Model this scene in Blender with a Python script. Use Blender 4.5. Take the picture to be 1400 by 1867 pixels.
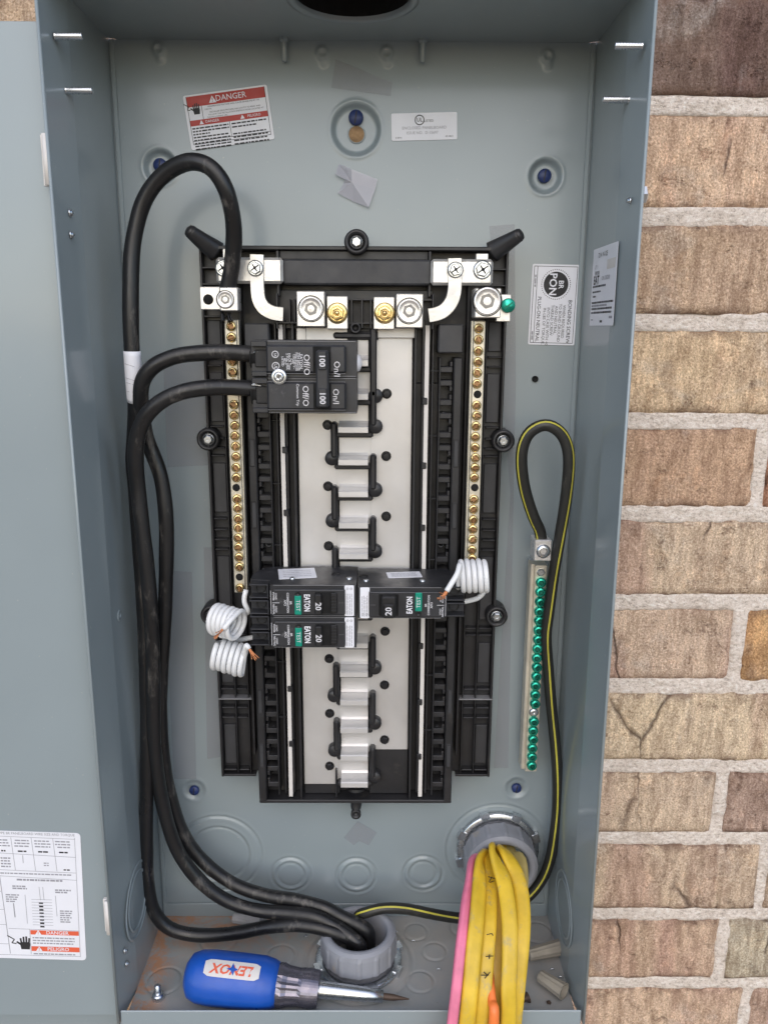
import bpy, math, random
import numpy as np
from mathutils import Matrix, Vector
random.seed(7); RS=np.random.RandomState(5)
SC=bpy.context.scene; COL=SC.collection
for o in list(bpy.data.objects): bpy.data.objects.remove(o)
# ------------------------------------------------------------------ camera
CF=1480.4; CC=np.array([.0199,-.6654,.5419]); YA,PI_,RO=.0073,.2228,.0051
FW=np.array([np.sin(YA)*np.cos(PI_),np.cos(YA)*np.cos(PI_),-np.sin(PI_)])
r_=np.array([np.cos(YA),-np.sin(YA),0]);u_=np.cross(r_,FW)
CR=r_*np.cos(RO)+u_*np.sin(RO);CU=-r_*np.sin(RO)+u_*np.cos(RO)
cd=bpy.data.cameras.new('camera');cam=bpy.data.objects.new('camera',cd);COL.objects.link(cam)
cam.matrix_world=Matrix(((CR[0],CU[0],-FW[0],CC[0]),(CR[1],CU[1],-FW[1],CC[1]),(CR[2],CU[2],-FW[2],CC[2]),(0,0,0,1)))
cd.sensor_fit='VERTICAL';cd.sensor_height=36;cd.lens=CF/1867*36;cd.clip_start=.01;cd.clip_end=2000
cd.dof.use_dof=True;cd.dof.focus_distance=.62;cd.dof.aperture_fstop=12
SC.camera=cam
# ------------------------------------------------------------------ light
SUN_EL,SUN_AZ=math.radians(38),math.radians(-2)      # azimuth measured from the -Y axis (in front of the wall) towards -X
w=bpy.data.worlds.new('World');SC.world=w;w.use_nodes=True;nt=w.node_tree
bgn=nt.nodes['Background'];sk=nt.nodes.new('ShaderNodeTexSky');sk.sky_type='NISHITA';sk.sun_disc=False
sdir=Vector((math.sin(SUN_AZ)*math.cos(SUN_EL),-math.cos(SUN_AZ)*math.cos(SUN_EL),math.sin(SUN_EL)))
sk.sun_elevation=SUN_EL;sk.sun_rotation=math.atan2(sdir.x,sdir.y);sk.air_density=1.0;sk.dust_density=1.2;sk.ozone_density=1.0
nt.links.new(sk.outputs[0],bgn.inputs[0]);bgn.inputs[1].default_value=.15
sl=bpy.data.lights.new('sun','SUN');sl.energy=.65;sl.angle=math.radians(90);sl.color=(1,.86,.69)
so=bpy.data.objects.new('sun',sl);COL.objects.link(so);so.rotation_euler=(-sdir).to_track_quat('-Z','Y').to_euler()
vs=SC.view_settings;vs.view_transform='Standard';vs.look='None';vs.gamma=1;vs.use_curve_mapping=False;vs.exposure=.66
# ------------------------------------------------------------------ projection helpers: a pixel of the photo -> a point at a known depth d in front of the back panel
def ray(px,py): return FW+CR*(px-700)/CF-CU*(py-933.5)/CF
def W(px,py,d): v=ray(px,py);return CC+v*((-d-CC[1])/v[1])
def WZ(px,py,z): v=ray(px,py);return CC+v*((z-CC[2])/v[2])
def WX(px,py,x): v=ray(px,py);return CC+v*((x-CC[0])/v[0])
def X(px,py,d): return W(px,py,d)[0]
def Z(py,d,px=650): return W(px,py,d)[2]
# ------------------------------------------------------------------ materials
def mk(name): m=bpy.data.materials.new(name);m.use_nodes=True;return m,m.node_tree,m.node_tree.nodes['Principled BSDF']
def noise(n,scale,detail=4,vec=None,rough=.6,dist=0):
    t=n.nodes.new('ShaderNodeTexNoise');t.inputs['Scale'].default_value=scale;t.inputs['Detail'].default_value=detail;t.inputs['Roughness'].default_value=rough;t.inputs['Distortion'].default_value=dist
    if vec is not None:n.links.new(vec,t.inputs['Vector'])
    return t.outputs[0]
def ramp(n,fac,stops):
    r=n.nodes.new('ShaderNodeValToRGB');e=r.color_ramp.elements
    while len(e)<len(stops):e.new(.5)
    for q,(p,c) in zip(e,stops):q.position=p;q.color=(*c,1) if len(c)==3 else c
    n.links.new(fac,r.inputs[0]);return r.outputs[0]
def mix(n,f,a,b,mode='MIX'):
    m=n.nodes.new('ShaderNodeMix');m.data_type='RGBA';m.blend_type=mode
    for i,v in ((0,f),(6,a),(7,b)):
        if hasattr(v,'links'):n.links.new(v,m.inputs[i])
        elif i==0:m.inputs[0].default_value=v
        else:m.inputs[i].default_value=(*v,1)
    return m.outputs[2]
def mrange(n,v,a,b,c=0,d=1):
    m=n.nodes.new('ShaderNodeMapRange');n.links.new(v,m.inputs[0])
    for i,x in enumerate((a,b,c,d)):m.inputs[i+1].default_value=x
    return m.outputs[0]
def math_(n,op,a,b):
    m=n.nodes.new('ShaderNodeMath');m.operation=op
    for i,v in enumerate((a,b)):
        if hasattr(v,'links'):n.links.new(v,m.inputs[i])
        else:m.inputs[i].default_value=v
    return m.outputs[0]
def coords(n,kind='Object',scale=(1,1,1)):
    t=n.nodes.new('ShaderNodeTexCoord');mp=n.nodes.new('ShaderNodeMapping');mp.inputs['Scale'].default_value=scale
    n.links.new(t.outputs[kind],mp.inputs[0]);return mp.outputs[0]
def bump(n,b,h,strength=.3,dist=.001,prev=None):
    q=n.nodes.new('ShaderNodeBump');q.inputs['Strength'].default_value=strength;q.inputs['Distance'].default_value=dist
    n.links.new(h,q.inputs['Height'])
    if prev is not None:n.links.new(prev,q.inputs['Normal'])
    n.links.new(q.outputs[0],b.inputs['Normal']);return q.outputs[0]
def simple(name,col,rough=.5,metal=0,var=.15,vs_=60,bs=300,bst=.15,bd=.0004,spec=.5,rv=.1,dirt=None):
    m,n,b=mk(name);v=coords(n)
    a=noise(n,vs_,4,v)
    c=ramp(n,a,[(.3,tuple(x*(1-var) for x in col)),(.7,tuple(min(1,x*(1+var)) for x in col))])
    if dirt:
        f=mrange(n,noise(n,dirt[1],5,v,.7),dirt[2],dirt[2]+.12);c=mix(n,f,c,dirt[0])
    n.links.new(c,b.inputs['Base Color'])
    n.links.new(mrange(n,noise(n,vs_*1.7,3,v),.3,.7,max(.03,rough-rv),min(1,rough+rv)),b.inputs['Roughness'])
    b.inputs['Metallic'].default_value=metal;b.inputs['Specular IOR Level'].default_value=spec
    if bst:bump(n,b,noise(n,bs,3,v),bst,bd)
    return m
M={}
def paintmat(name,dust=False):
    m,n,b=mk(name);v=coords(n)
    c=ramp(n,noise(n,5,4,v),[(.3,(.246,.292,.310)),(.7,(.270,.319,.338))])
    # small scuffs and dust specks of the sheet itself
    f=mrange(n,noise(n,420,2,v,.5),.735,.77);c=mix(n,f,c,(.42,.42,.4))
    s=coords(n,'Object',(1,1,.12));f=mrange(n,noise(n,90,5,s,.7),.70,.78,0,.35);c=mix(n,f,c,(.36,.37,.36))
    if dust:
        c=mix(n,mrange(n,noise(n,16,5,v,.65),.36,.62,.25,.85),c,(.40,.37,.335))
        pos=n.nodes.new('ShaderNodeSeparateXYZ');n.links.new(v,pos.inputs[0])
        back=mrange(n,pos.outputs[1],-.062,-.006);left=mrange(n,pos.outputs[0],.03,-.12)
        a=math_(n,'MULTIPLY',back,left)
        leftedge=mrange(n,pos.outputs[0],-.150,-.170)
        a=math_(n,'MAXIMUM',a,leftedge)
        a=math_(n,'MULTIPLY',a,mrange(n,noise(n,38,6,v,.75,.6),.43,.56))
        c=mix(n,math_(n,'MULTIPLY',a,.85),c,(.52,.24,.11))
        f=mrange(n,noise(n,120,4,v,.7),.68,.74);c=mix(n,f,c,(.12,.085,.06))
    n.links.new(c,b.inputs['Base Color'])
    n.links.new(mrange(n,noise(n,12,4,v),.3,.7,.30 if not dust else .5,.40 if not dust else .7),b.inputs['Roughness'])
    bp=bump(n,b,noise(n,900,2,v),.12,.0002)
    if not dust:
        b.inputs['Coat Weight'].default_value=.5;b.inputs['Coat Roughness'].default_value=.14;b.inputs['Coat IOR'].default_value=1.5
    bump(n,b,noise(n,9,2,v),.25,.002,bp)
    return m
M['paint']=paintmat('grey_enamel_paint');M['floorpaint']=paintmat('dusty_grey_enamel_paint',True)
M['black']=simple('black_moulded_plastic',(.019,.019,.021),.42,0,.3,30,500,.12,.0003,dirt=((.05,.045,.04),35,.60))
M['blackmatte']=simple('charcoal_bar_plastic',(.035,.036,.04),.5,0,.2,40,500,.15)
M['brk']=simple('breaker_case_plastic',(.024,.025,.029),.42,0,.3,45,600,.2,.0003,dirt=((.09,.09,.095),70,.62))
M['brkdark']=simple('breaker_recess_plastic',(.010,.010,.011),.5)
M['edge']=simple('rubbed_plastic_edge',(.22,.22,.23),.5)
M['rubber']=None
M['busal']=simple('tin_plated_bus',(.62,.61,.60),.42,.55,.08,18,160,.1,.0004,rv=.08)
M['stab']=simple('bright_bus_stab',(.66,.65,.64),.40,.45,.06,30,300,.1,.0003,rv=.06)
M['lug']=simple('machined_aluminium',(.74,.73,.72),.33,.75,.1,90,700,.25,.0003,dirt=((.3,.29,.28),120,.68))
M['strap']=simple('scratched_aluminium_strap',(.70,.69,.67),.35,.7,.12,50,250,.3,.0005,dirt=((.25,.24,.23),90,.66))
M['alum']=simple('neutral_bar_aluminium',(.66,.62,.52),.4,.6,.1,70,400,.2)
M['zinc']=simple('zinc_plated_steel',(.62,.65,.68),.27,.95,.05,60,300,.08,.0002,rv=.04)
M['brass']=simple('yellow_zinc_screw',(.80,.58,.27),.24,.95,.35,160,400,.25)
M['brassdark']=simple('screw_recess',(.30,.17,.08),.4,.7,.3)
M['hexblk']=simple('black_oxide_screw',(.02,.02,.022),.3,.4)
M['socket']=simple('hex_socket_shadow',(.22,.215,.21),.4,.8)
M['green']=simple('green_anodised_screw',(.03,.42,.30),.25,.75,.3,120,300,.2)
M['greendark']=simple('green_screw_recess',(.01,.13,.09),.4,.6)
M['blue']=simple('blue_painted_screw',(.018,.035,.13),.45)
M['white']=simple('white_paper_sticker',(.76,.77,.82),.45,0,.03,40,200,.05)
M['whitewire']=simple('white_wire_insulation',(.76,.77,.78),.38,0,.04,60,100,.05,dirt=((.5,.5,.49),140,.66))
M['cream']=simple('cream_neutral_strip',(.66,.63,.60),.5,0,.06)
M['ink']=simple('black_print',(.02,.02,.022),.6,0,0,bst=0)
M['greyink']=simple('grey_print',(.30,.30,.33),.6,0,0,bst=0)
M['lightink']=simple('pale_print',(.62,.62,.65),.5,0,0,bst=0)
M['red']=simple('red_print',(.42,.035,.025),.5,0,.04,bst=0)
M['redlight']=simple('faded_orange_red_print',(.72,.12,.055),.5,0,.04,bst=0)
M['teal']=simple('teal_test_button',(.0,.25,.17),.4,0,.05)
M['bluep']=simple('blue_handle_rubber',(.010,.082,.42),.36,0,.1,40,300,.15,dirt=((.02,.05,.2),60,.66))
M['greyplastic']=simple('grey_pvc_bushing',(.27,.28,.31),.5,0,.1,30,300,.15,dirt=((.34,.31,.28),50,.6))
M['violet']=simple('dark_collar_metal',(.20,.19,.23),.28,.75,.15,60,200,.2)
M['tan']=simple('tan_wire_nut',(.30,.27,.22),.6,0,.2,40,300,.3)
M['greynut']=simple('grey_wire_nut',(.42,.42,.43),.6,0,.12,40,300,.3)
M['rust']=simple('brown_rusty_screw',(.11,.075,.055),.6,.4)
M['copper']=simple('copper_strand',(.62,.26,.12),.3,.9,.15)
M['dark']=simple('black_opening',(.006,.006,.006),.9,0,0,bst=0)
M['wood']=simple('brick_dust_in_hole',(.30,.19,.10),.9,0,.4,200)
def cable(name,col,scuff,r=.42,marks=None,thr=.6):
    m,n,b=mk(name);v=coords(n);s=coords(n,'Object',(1,1,.35))
    c=ramp(n,noise(n,30,4,v),[(.3,tuple(x*.75 for x in col)),(.7,tuple(x*1.2 for x in col))])
    c=mix(n,mrange(n,noise(n,70,7,s,.75),thr,thr+.12,0,.8),c,scuff)
    n.links.new(c,b.inputs['Base Color'])
    n.links.new(mrange(n,noise(n,60,4,s),.3,.7,r-.1,r+.18),b.inputs['Roughness'])
    bump(n,b,noise(n,180,4,s),.25,.0006);return m
M['cable']=cable('black_cable_jacket',(.011,.011,.012),(.12,.11,.10),.34,thr=.56)
M['gcable']=cable('black_ground_cable_jacket',(.02,.02,.018),(.09,.085,.07),.4)
M['yst']=cable('yellow_green_stripe',(.50,.46,.06),(.3,.28,.08),.45)
M['yellow']=cable('yellow_sheath',(.66,.44,.030),(.42,.33,.14),.40,thr=.555)
M['gold']=cable('golden_sheath',(.62,.38,.035),(.5,.33,.1),.42)
M['paleyel']=cable('pale_dusty_yellow_sheath',(.55,.45,.17),(.45,.38,.2),.45)
M['pink']=cable('pink_sheath',(.78,.20,.32),(.7,.3,.36),.4,thr=.7)
M['orange']=cable('orange_sheath',(.90,.22,.05),(.8,.4,.2),.4,thr=.7)
# translucent tape and film
def film(name,col,alpha,rough):
    m,n,b=mk(name);v=coords(n)
    n.links.new(ramp(n,noise(n,25,3,v),[(.3,tuple(x*.85 for x in col)),(.7,col)]),b.inputs['Base Color'])
    b.inputs['Alpha'].default_value=alpha;b.inputs['Roughness'].default_value=rough
    bump(n,b,noise(n,70,4,v),.3,.001);return m
M['film']=film('clear_film_residue',(.36,.33,.38),.20,.25)
M['tape']=film('crinkled_clear_tape',(.55,.55,.62),.62,.12)
def brickmat():
    m,n,b=mk('weathered_brick');oi=n.nodes.new('ShaderNodeObjectInfo')
    v0=coords(n);add=n.nodes.new('ShaderNodeVectorMath');add.operation='MULTIPLY_ADD'
    n.links.new(oi.outputs['Random'],add.inputs[0]);add.inputs[1].default_value=(37,11,53);n.links.new(v0,add.inputs[2]);v=add.outputs[0]
    mp=n.nodes.new('ShaderNodeMapping');mp.inputs['Scale'].default_value=(1,1,.22);n.links.new(v,mp.inputs[0]);s=mp.outputs[0]
    base=oi.outputs['Color']
    c=mix(n,mrange(n,noise(n,14,5,v,.6),.35,.65,0,.5),base,(1.2,1.22,1.15),'MULTIPLY')
    c=mix(n,mrange(n,noise(n,11,4,s,.6,.5),.5,.62,0,.8),c,(.80,.70,.74),'MULTIPLY')
    c=mix(n,mrange(n,noise(n,23,4,v,.6,.5),.58,.72,0,.35),c,(.44,.40,.36))
    st=noise(n,120,5,s,.7)
    c=mix(n,mrange(n,st,.48,.62,0,.7),c,(.62,.56,.52),'MULTIPLY');c=mix(n,mrange(n,st,.40,.50,.6,0),c,(1.3,1.3,1.28),'MULTIPLY')
    gr=noise(n,620,4,v,.75)
    c=mix(n,mrange(n,gr,.34,.485,.85,0),c,(.48,.40,.36),'MULTIPLY')
    c=mix(n,mrange(n,gr,.52,.64,0,.9),c,(1.50,1.60,1.72),'MULTIPLY')
    # firing cracks: thin steep lines, only on some bricks
    vo=n.nodes.new('ShaderNodeTexVoronoi');vo.feature='DISTANCE_TO_EDGE';vo.inputs['Scale'].default_value=9
    mp2=n.nodes.new('ShaderNodeMapping');mp2.inputs['Scale'].default_value=(1,1,.22)
    dv=n.nodes.new('ShaderNodeVectorMath');dv.operation='MULTIPLY_ADD';nn=n.nodes.new('ShaderNodeTexNoise');nn.inputs['Scale'].default_value=60;n.links.new(v,nn.inputs['Vector'])
    n.links.new(nn.outputs['Color'],dv.inputs[0]);dv.inputs[1].default_value=(.006,.006,.006);n.links.new(v,dv.inputs[2])
    n.links.new(dv.outputs[0],mp2.inputs[0]);n.links.new(mp2.outputs[0],vo.inputs['Vector'])
    ck=mrange(n,vo.outputs['Distance'],.0,.010,1,0)
    ck=math_(n,'MULTIPLY',ck,mrange(n,noise(n,7,2,v),.53,.58))
    c=mix(n,math_(n,'MULTIPLY',ck,.8),c,(.07,.04,.03))
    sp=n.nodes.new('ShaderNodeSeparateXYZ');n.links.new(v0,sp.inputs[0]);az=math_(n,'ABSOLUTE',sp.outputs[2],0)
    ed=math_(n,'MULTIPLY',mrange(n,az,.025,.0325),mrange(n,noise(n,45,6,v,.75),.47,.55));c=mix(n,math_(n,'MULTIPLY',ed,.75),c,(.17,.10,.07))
    pt_=noise(n,60,5,v,.75);c=mix(n,mrange(n,pt_,.60,.68,0,.75),c,(.55,.47,.45),'MULTIPLY');c=mix(n,mrange(n,noise(n,34,4,v,.7),.58,.66,0,.7),c,(1.28,1.24,1.2),'MULTIPLY')
    n.links.new(c,b.inputs['Base Color']);b.inputs['Roughness'].default_value=.9;b.inputs['Specular IOR Level'].default_value=.25
    h=math_(n,'ADD',gr,math_(n,'MULTIPLY',st,.7));h=math_(n,'SUBTRACT',h,mrange(n,pt_,.58,.68,0,1.2));h=math_(n,'SUBTRACT',h,math_(n,'MULTIPLY',ck,1.6))
    p=bump(n,b,h,.8,.0016);bump(n,b,noise(n,110,5,v,.7),.55,.003,p);return m
def mortarmat():
    m,n,b=mk('sandy_mortar');v=coords(n)
    g=noise(n,430,4,coords(n,'Object',(.6,1,1)),.8)
    c=ramp(n,noise(n,25,4,v),[(.3,(.67,.58,.505)),(.7,(.79,.70,.62))])
    c=mix(n,mrange(n,g,.36,.48,.8,0),c,(.36,.30,.25))
    c=mix(n,mrange(n,g,.53,.63,0,.8),c,(.90,.86,.80))
    n.links.new(c,b.inputs['Base Color']);b.inputs['Roughness'].default_value=.95;b.inputs['Specular IOR Level'].default_value=.2
    p=bump(n,b,g,.9,.0016);bump(n,b,noise(n,130,5,v,.7),.7,.003,p);return m
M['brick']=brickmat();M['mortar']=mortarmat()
M['ground']=simple('dry_soil_and_grass',(.27,.205,.135),.95,0,.3,3,60,.4,.01)
M['concrete']=simple('concrete_path',(.42,.37,.30),.9,0,.15,4,60,.3,.003)
# ------------------------------------------------------------------ mesh builder
class MB:
    def __init__(s): s.v=[];s.f=[];s.m=[];s.s=[]
    def add(s,vs,fs,mat=0,smooth=False):
        o=len(s.v);s.v+= [tuple(map(float,q)) for q in vs]
        for f in fs:s.f.append(tuple(i+o for i in f));s.m.append(mat);s.s.append(smooth)
    def build(s,name,mats,parent=None,loc=None,kind=None):
        me=bpy.data.meshes.new(name);me.from_pydata(s.v,[],s.f)
        for k in (mats if isinstance(mats,(list,tuple)) else [mats]):me.materials.append(M[k])
        me.polygons.foreach_set('material_index',s.m);me.polygons.foreach_set('use_smooth',s.s);me.update()
        o=bpy.data.objects.new(name,me);COL.objects.link(o)
        if loc is not None:o.location=loc
        if parent:o.parent=parent
        if kind:o['kind']=kind
        return o
    # chamfered box given by x range, depth range (d = distance in front of the back panel), z range
    def box(s,x0,x1,d0,d1,z0,z1,c=.0004,mat=0,fr=None):
        if x0>x1:x0,x1=x1,x0
        if d0>d1:d0,d1=d1,d0
        if z0>z1:z0,z1=z1,z0
        c=min(c,(x1-x0)*.45,(d1-d0)*.45,(z1-z0)*.45);V=[];ix={}
        for i,(a,sa) in enumerate(((x0,1),(x1,-1))):
            for j,(b,sb) in enumerate(((d0,1),(d1,-1))):
                for k,(e,se) in enumerate(((z0,1),(z1,-1))):
                    for ax in range(3):
                        p=[a+sa*c*(ax!=0),b+sb*c*(ax!=1),e+se*c*(ax!=2)]
                        ix[i,j,k,ax]=len(V);V.append(p)
        Fs=[]
        for i in (0,1):
            Fs.append([ix[i,0,0,0],ix[i,1,0,0],ix[i,1,1,0],ix[i,0,1,0]]);Fs.append([ix[0,i,0,1],ix[1,i,0,1],ix[1,i,1,1],ix[0,i,1,1]]);Fs.append([ix[0,0,i,2],ix[1,0,i,2],ix[1,1,i,2],ix[0,1,i,2]])
        for i in (0,1):
            for j in (0,1):
                Fs.append([ix[i,j,0,0],ix[i,j,1,0],ix[i,j,1,1],ix[i,j,0,1]])
                Fs.append([ix[i,0,j,0],ix[i,1,j,0],ix[i,1,j,2],ix[i,0,j,2]])
                Fs.append([ix[0,i,j,1],ix[1,i,j,1],ix[1,i,j,2],ix[0,i,j,2]])
                for k in (0,1):Fs.append([ix[i,j,k,0],ix[i,j,k,1],ix[i,j,k,2]])
        ctr=np.array([(x0+x1)/2,(d0+d1)/2,(z0+z1)/2]);P=np.array(V);out=[]
        for f in Fs:
            a,b_,c_=P[f[0]],P[f[1]],P[f[2]];nrm=np.cross(b_-a,c_-a)
            if nrm@(P[f].mean(0)-ctr)<0:f=f[::-1]
            out.append(f[::-1])            # the d axis is mirrored below
        if fr is None:V2=[(p[0],-p[1],p[2]) for p in V]
        else:V2=[fr(p[0],p[1],p[2]) for p in V]
        s.add(V2,out,mat)
    def prism(s,poly,z0,z1,mat=0,axis='z',c=0):
        # poly: (x,d) outline extruded in z, or (x,z) extruded in d when axis='d'
        n=len(poly);a=sum(poly[i][0]*poly[(i+1)%n][1]-poly[(i+1)%n][0]*poly[i][1] for i in range(n))
        if a<0:poly=poly[::-1]
        if axis=='z':V=[(x,-d,z0) for x,d in poly]+[(x,-d,z1) for x,d in poly];flip=True
        else:V=[(x,-z0,z) for x,z in poly]+[(x,-z1,z) for x,z in poly];flip=False
        fs=[tuple(range(n)),tuple(range(2*n-1,n-1,-1))]
        for i in range(n):j=(i+1)%n;fs.append((i,i+n,j+n,j))
        # orientation: bottom cap must face away
        if axis=='z':fs=[f for f in fs]
        else:fs=[f[::-1] for f in fs]
        s.add(V,fs,mat)
    def lathe(s,prof,O,A,seg=24,mat=0,smooth=True,ref=(0,0,1),ang0=0,cap=True):
        # prof: (radius, height along A)
        A=np.array(A,float);A/=np.linalg.norm(A);r=np.array(ref,float)
        if abs(r@A)>.95:r=np.array((1.,0,0))
        U=np.cross(r,A);U/=np.linalg.norm(U);V_=np.cross(A,U);V=[];fs=[]
        for (q,h) in prof:
            for k in range(seg):
                t=ang0+2*math.pi*k/seg;V.append(np.array(O)+A*h+U*q*math.cos(t)+V_*q*math.sin(t))
        for i in range(len(prof)-1):
            for k in range(seg):
                j=(k+1)%seg;fs.append((i*seg+k,i*seg+j,(i+1)*seg+j,(i+1)*seg+k))
        s.add(V,fs,mat,smooth)
        if cap and prof[-1][0]>1e-5:s.add(V[-seg:],[tuple(range(seg))],mat,False)
        if prof[0][0]>1e-5 and False:s.add(V[:seg],[tuple(range(seg))[::-1]],mat,False)
    def tube(s,P,r,seg=14,mat=0,prof=None,stripe=None,smat=1,caps=True,view=(0,-1,0),twist=None):
        P=np.array(P,float);n=len(P);T=np.gradient(P,axis=0);T/=np.linalg.norm(T,axis=1)[:,None]
        vw=np.array(view,float);V=[];N0=None;prev=None
        for i in range(n):
            t=T[i]
            if prev is None:
                q=vw-t*(vw@t)
                if np.linalg.norm(q)<.1:q=np.array((1.,0,0))-t*t[0]
            else:
                q=prev-t*(prev@t)
                want=vw-t*(vw@t);L=np.linalg.norm(want)
                if L>.25:q=q/np.linalg.norm(q)*.7+want/L*.3
            q/=np.linalg.norm(q);prev=q;b=np.cross(t,q)
            rr=r[i] if hasattr(r,'__len__') else r
            tw=twist[i] if twist is not None else 0
            for k in range(seg):
                a=2*math.pi*k/seg+tw;ra,rb=(1,1) if prof is None else prof
                ca,sa=math.cos(a),math.sin(a)
                V.append(P[i]+(q*ca*ra+b*sa*rb)*rr)
        for i in range(n-1):
            for k in range(seg):
                j=(k+1)%seg
                s.add([],[],0)
                s.f.append(tuple(x+len(s.v) for x in (i*seg+k,(i+1)*seg+k,(i+1)*seg+j,i*seg+j)));s.m.append(smat if stripe and k in stripe else mat);s.s.append(True)
        if caps:
            s.f.append(tuple(len(s.v)+k for k in range(seg)));s.m.append(mat);s.s.append(False)
            s.f.append(tuple(len(s.v)+(n-1)*seg+k for k in range(seg))[::-1]);s.m.append(mat);s.s.append(False)
        s.v+=[tuple(map(float,q)) for q in V]
def spline(P,step=.003):
    P=np.array(P,float);P=np.vstack([2*P[0]-P[1],P,2*P[-1]-P[-2]]);out=[]
    for i in range(1,len(P)-2):
        p0,p1,p2,p3=P[i-1:i+3];n=max(2,int(np.linalg.norm(p2-p1)/step))
        for k in range(n):
            t=k/n;out.append(.5*((2*p1)+(-p0+p2)*t+(2*p0-5*p1+4*p2-p3)*t*t+(-p0+3*p1-3*p2+p3)*t**3))
    out.append(P[-2]);out=np.array(out)
    for _ in range(2):out[1:-1]=(out[:-2]+2*out[1:-1]+out[2:])/4
    return out
# flat frames for stickers and print ------------------------------------------------
class Frame:
    def __init__(s,O,U,V):
        s.O=np.array(O,float);s.U=np.array(U,float);s.U/=np.linalg.norm(s.U);V=np.array(V,float);V=V-s.U*(V@s.U);s.V=V/np.linalg.norm(V);s.N=np.cross(s.U,s.V)
    def __call__(s,u,v,w=0):return s.O+s.U*u+s.V*v+s.N*w
def flat(x,z,d): return Frame((x,-d,z),(1,0,0),(0,0,1))
TXC={}
def text_geo(t,bold=0):
    k=(t,bold)
    if k not in TXC:
        c=bpy.data.curves.new('t','FONT');c.body=t;c.size=1;c.align_x='CENTER';c.align_y='CENTER';c.resolution_u=2;c.offset=bold
        o=bpy.data.objects.new('t',c);COL.objects.link(o);dg=bpy.context.evaluated_depsgraph_get();me=bpy.data.meshes.new_from_object(o.evaluated_get(dg))
        TXC[k]=([tuple(v.co) for v in me.vertices],[tuple(p.vertices) for p in me.polygons])
        bpy.data.objects.remove(o);bpy.data.meshes.remove(me);bpy.data.curves.remove(c)
    return TXC[k]
def txt(mb,fr,t,u,v,size,rot=0,mat=1,w=.00012,sx=1,bold=0):
    V,Fc=text_geo(t,bold);c,s_=math.cos(math.radians(rot)),math.sin(math.radians(rot))
    mb.add([fr(u+size*(c*x*sx-s_*y),v+size*(s_*x*sx+c*y),w) for x,y,_ in V],Fc,mat)
def quad(mb,fr,u0,u1,v0,v1,mat=1,w=.00008): mb.add([fr(u0,v0,w),fr(u1,v0,w),fr(u1,v1,w),fr(u0,v1,w)],[(0,1,2,3)],mat)
def line(mb,fr,a,b,th,mat=1,w=.0001):
    a=np.array(a,float);b=np.array(b,float);t=b-a;t/=np.linalg.norm(t);n=np.array((-t[1],t[0]))*th/2
    mb.add([fr(*(a-n),w),fr(*(b-n),w),fr(*(b+n),w),fr(*(a+n),w)],[(0,1,2,3)],mat)
def polyf(mb,fr,pts,mat=1,w=.0001): mb.add([fr(*p,w) for p in pts],[tuple(range(len(pts)))],mat)
def ringf(mb,fr,u,v,r0,r1,mat=1,w=.0001,seg=24,fill=False):
    if r0<=0: polyf(mb,fr,[(u+r1*math.cos(2*math.pi*k/seg),v+r1*math.sin(2*math.pi*k/seg)) for k in range(seg)],mat,w);return
    V=[];[V.extend((fr(u+r0*math.cos(a),v+r0*math.sin(a),w),fr(u+r1*math.cos(a),v+r1*math.sin(a),w))) for a in [2*math.pi*k/seg for k in range(seg)]]
    mb.add(V,[(2*k,2*k+1,(2*k+3)%(2*seg),(2*k+2)%(2*seg)) for k in range(seg)],mat)
def sheet(mb,fr,w_,h_,r=.0015,th=.0002,mat=0,cut=0):
    # sticker with rounded corners, corner order u right, v up, origin at lower left
    P=[]
    for cx,cy,a0 in ((w_-r,r,-90),(w_-r,h_-r,0),(r,h_-r,90),(r,r,180)):
        for k in range(4):a=math.radians(a0+k*30);P.append((cx+r*math.cos(a),cy+r*math.sin(a)))
    n=len(P);V=[fr(u,v,0) for u,v in P]+[fr(u,v,-th) for u,v in P]
    mb.add(V,[tuple(range(n))]+[(i,i+n,(i+1)%n+n,(i+1)%n) for i in range(n)],mat)
def lines_of(mb,fr,u0,u1,v,th,mat,gap=.0006):
    # a line of small print too fine to read: broken word-length dashes
    u=u0
    while u<u1-.0008:
        L=random.uniform(.0012,.0042);e=min(u+L,u1);quad(mb,fr,u,e,v-th/2,v+th/2,mat);u=e+gap
def hand(mb,fr,u,v,s,mat=1):
    # black hand with an electric arrow (shock symbol)
    polyf(mb,fr,[(u-.30*s,v-.5*s),(u+.30*s,v-.5*s),(u+.36*s,v-.1*s),(u+.34*s,v+.1*s),(u-.34*s,v+.1*s),(u-.36*s,v-.1*s)],mat)
    for i,(du,h) in enumerate(((-.27,.42),(-.09,.55),(.09,.58),(.27,.45))):line(mb,fr,(u+du*s,v+.05*s),(u+du*1.15*s,v+h*s),.13*s,mat,.00011)
    line(mb,fr,(u-.3*s,v-.1*s),(u-.6*s,v+.12*s),.14*s,mat,.00011)
    line(mb,fr,(u-1.25*s,v+.62*s),(u-.75*s,v+.3*s),.08*s,mat);line(mb,fr,(u-.75*s,v+.3*s),(u-.95*s,v+.02*s),.08*s,mat);line(mb,fr,(u-.95*s,v+.02*s),(u-.62*s,v-.05*s),.08*s,mat)
def tri(mb,fr,u,v,s,mat,mat2=None):
    polyf(mb,fr,[(u-s*.55,v-s*.45),(u+s*.55,v-s*.45),(u,v+s*.5)],mat,.00014)
    if mat2 is not None:line(mb,fr,(u,v+s*.2),(u,v-s*.12),s*.12,mat2,.0002);quad(mb,fr,u-s*.06,u+s*.06,v-s*.32,v-s*.2,mat2,.0002)
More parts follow.
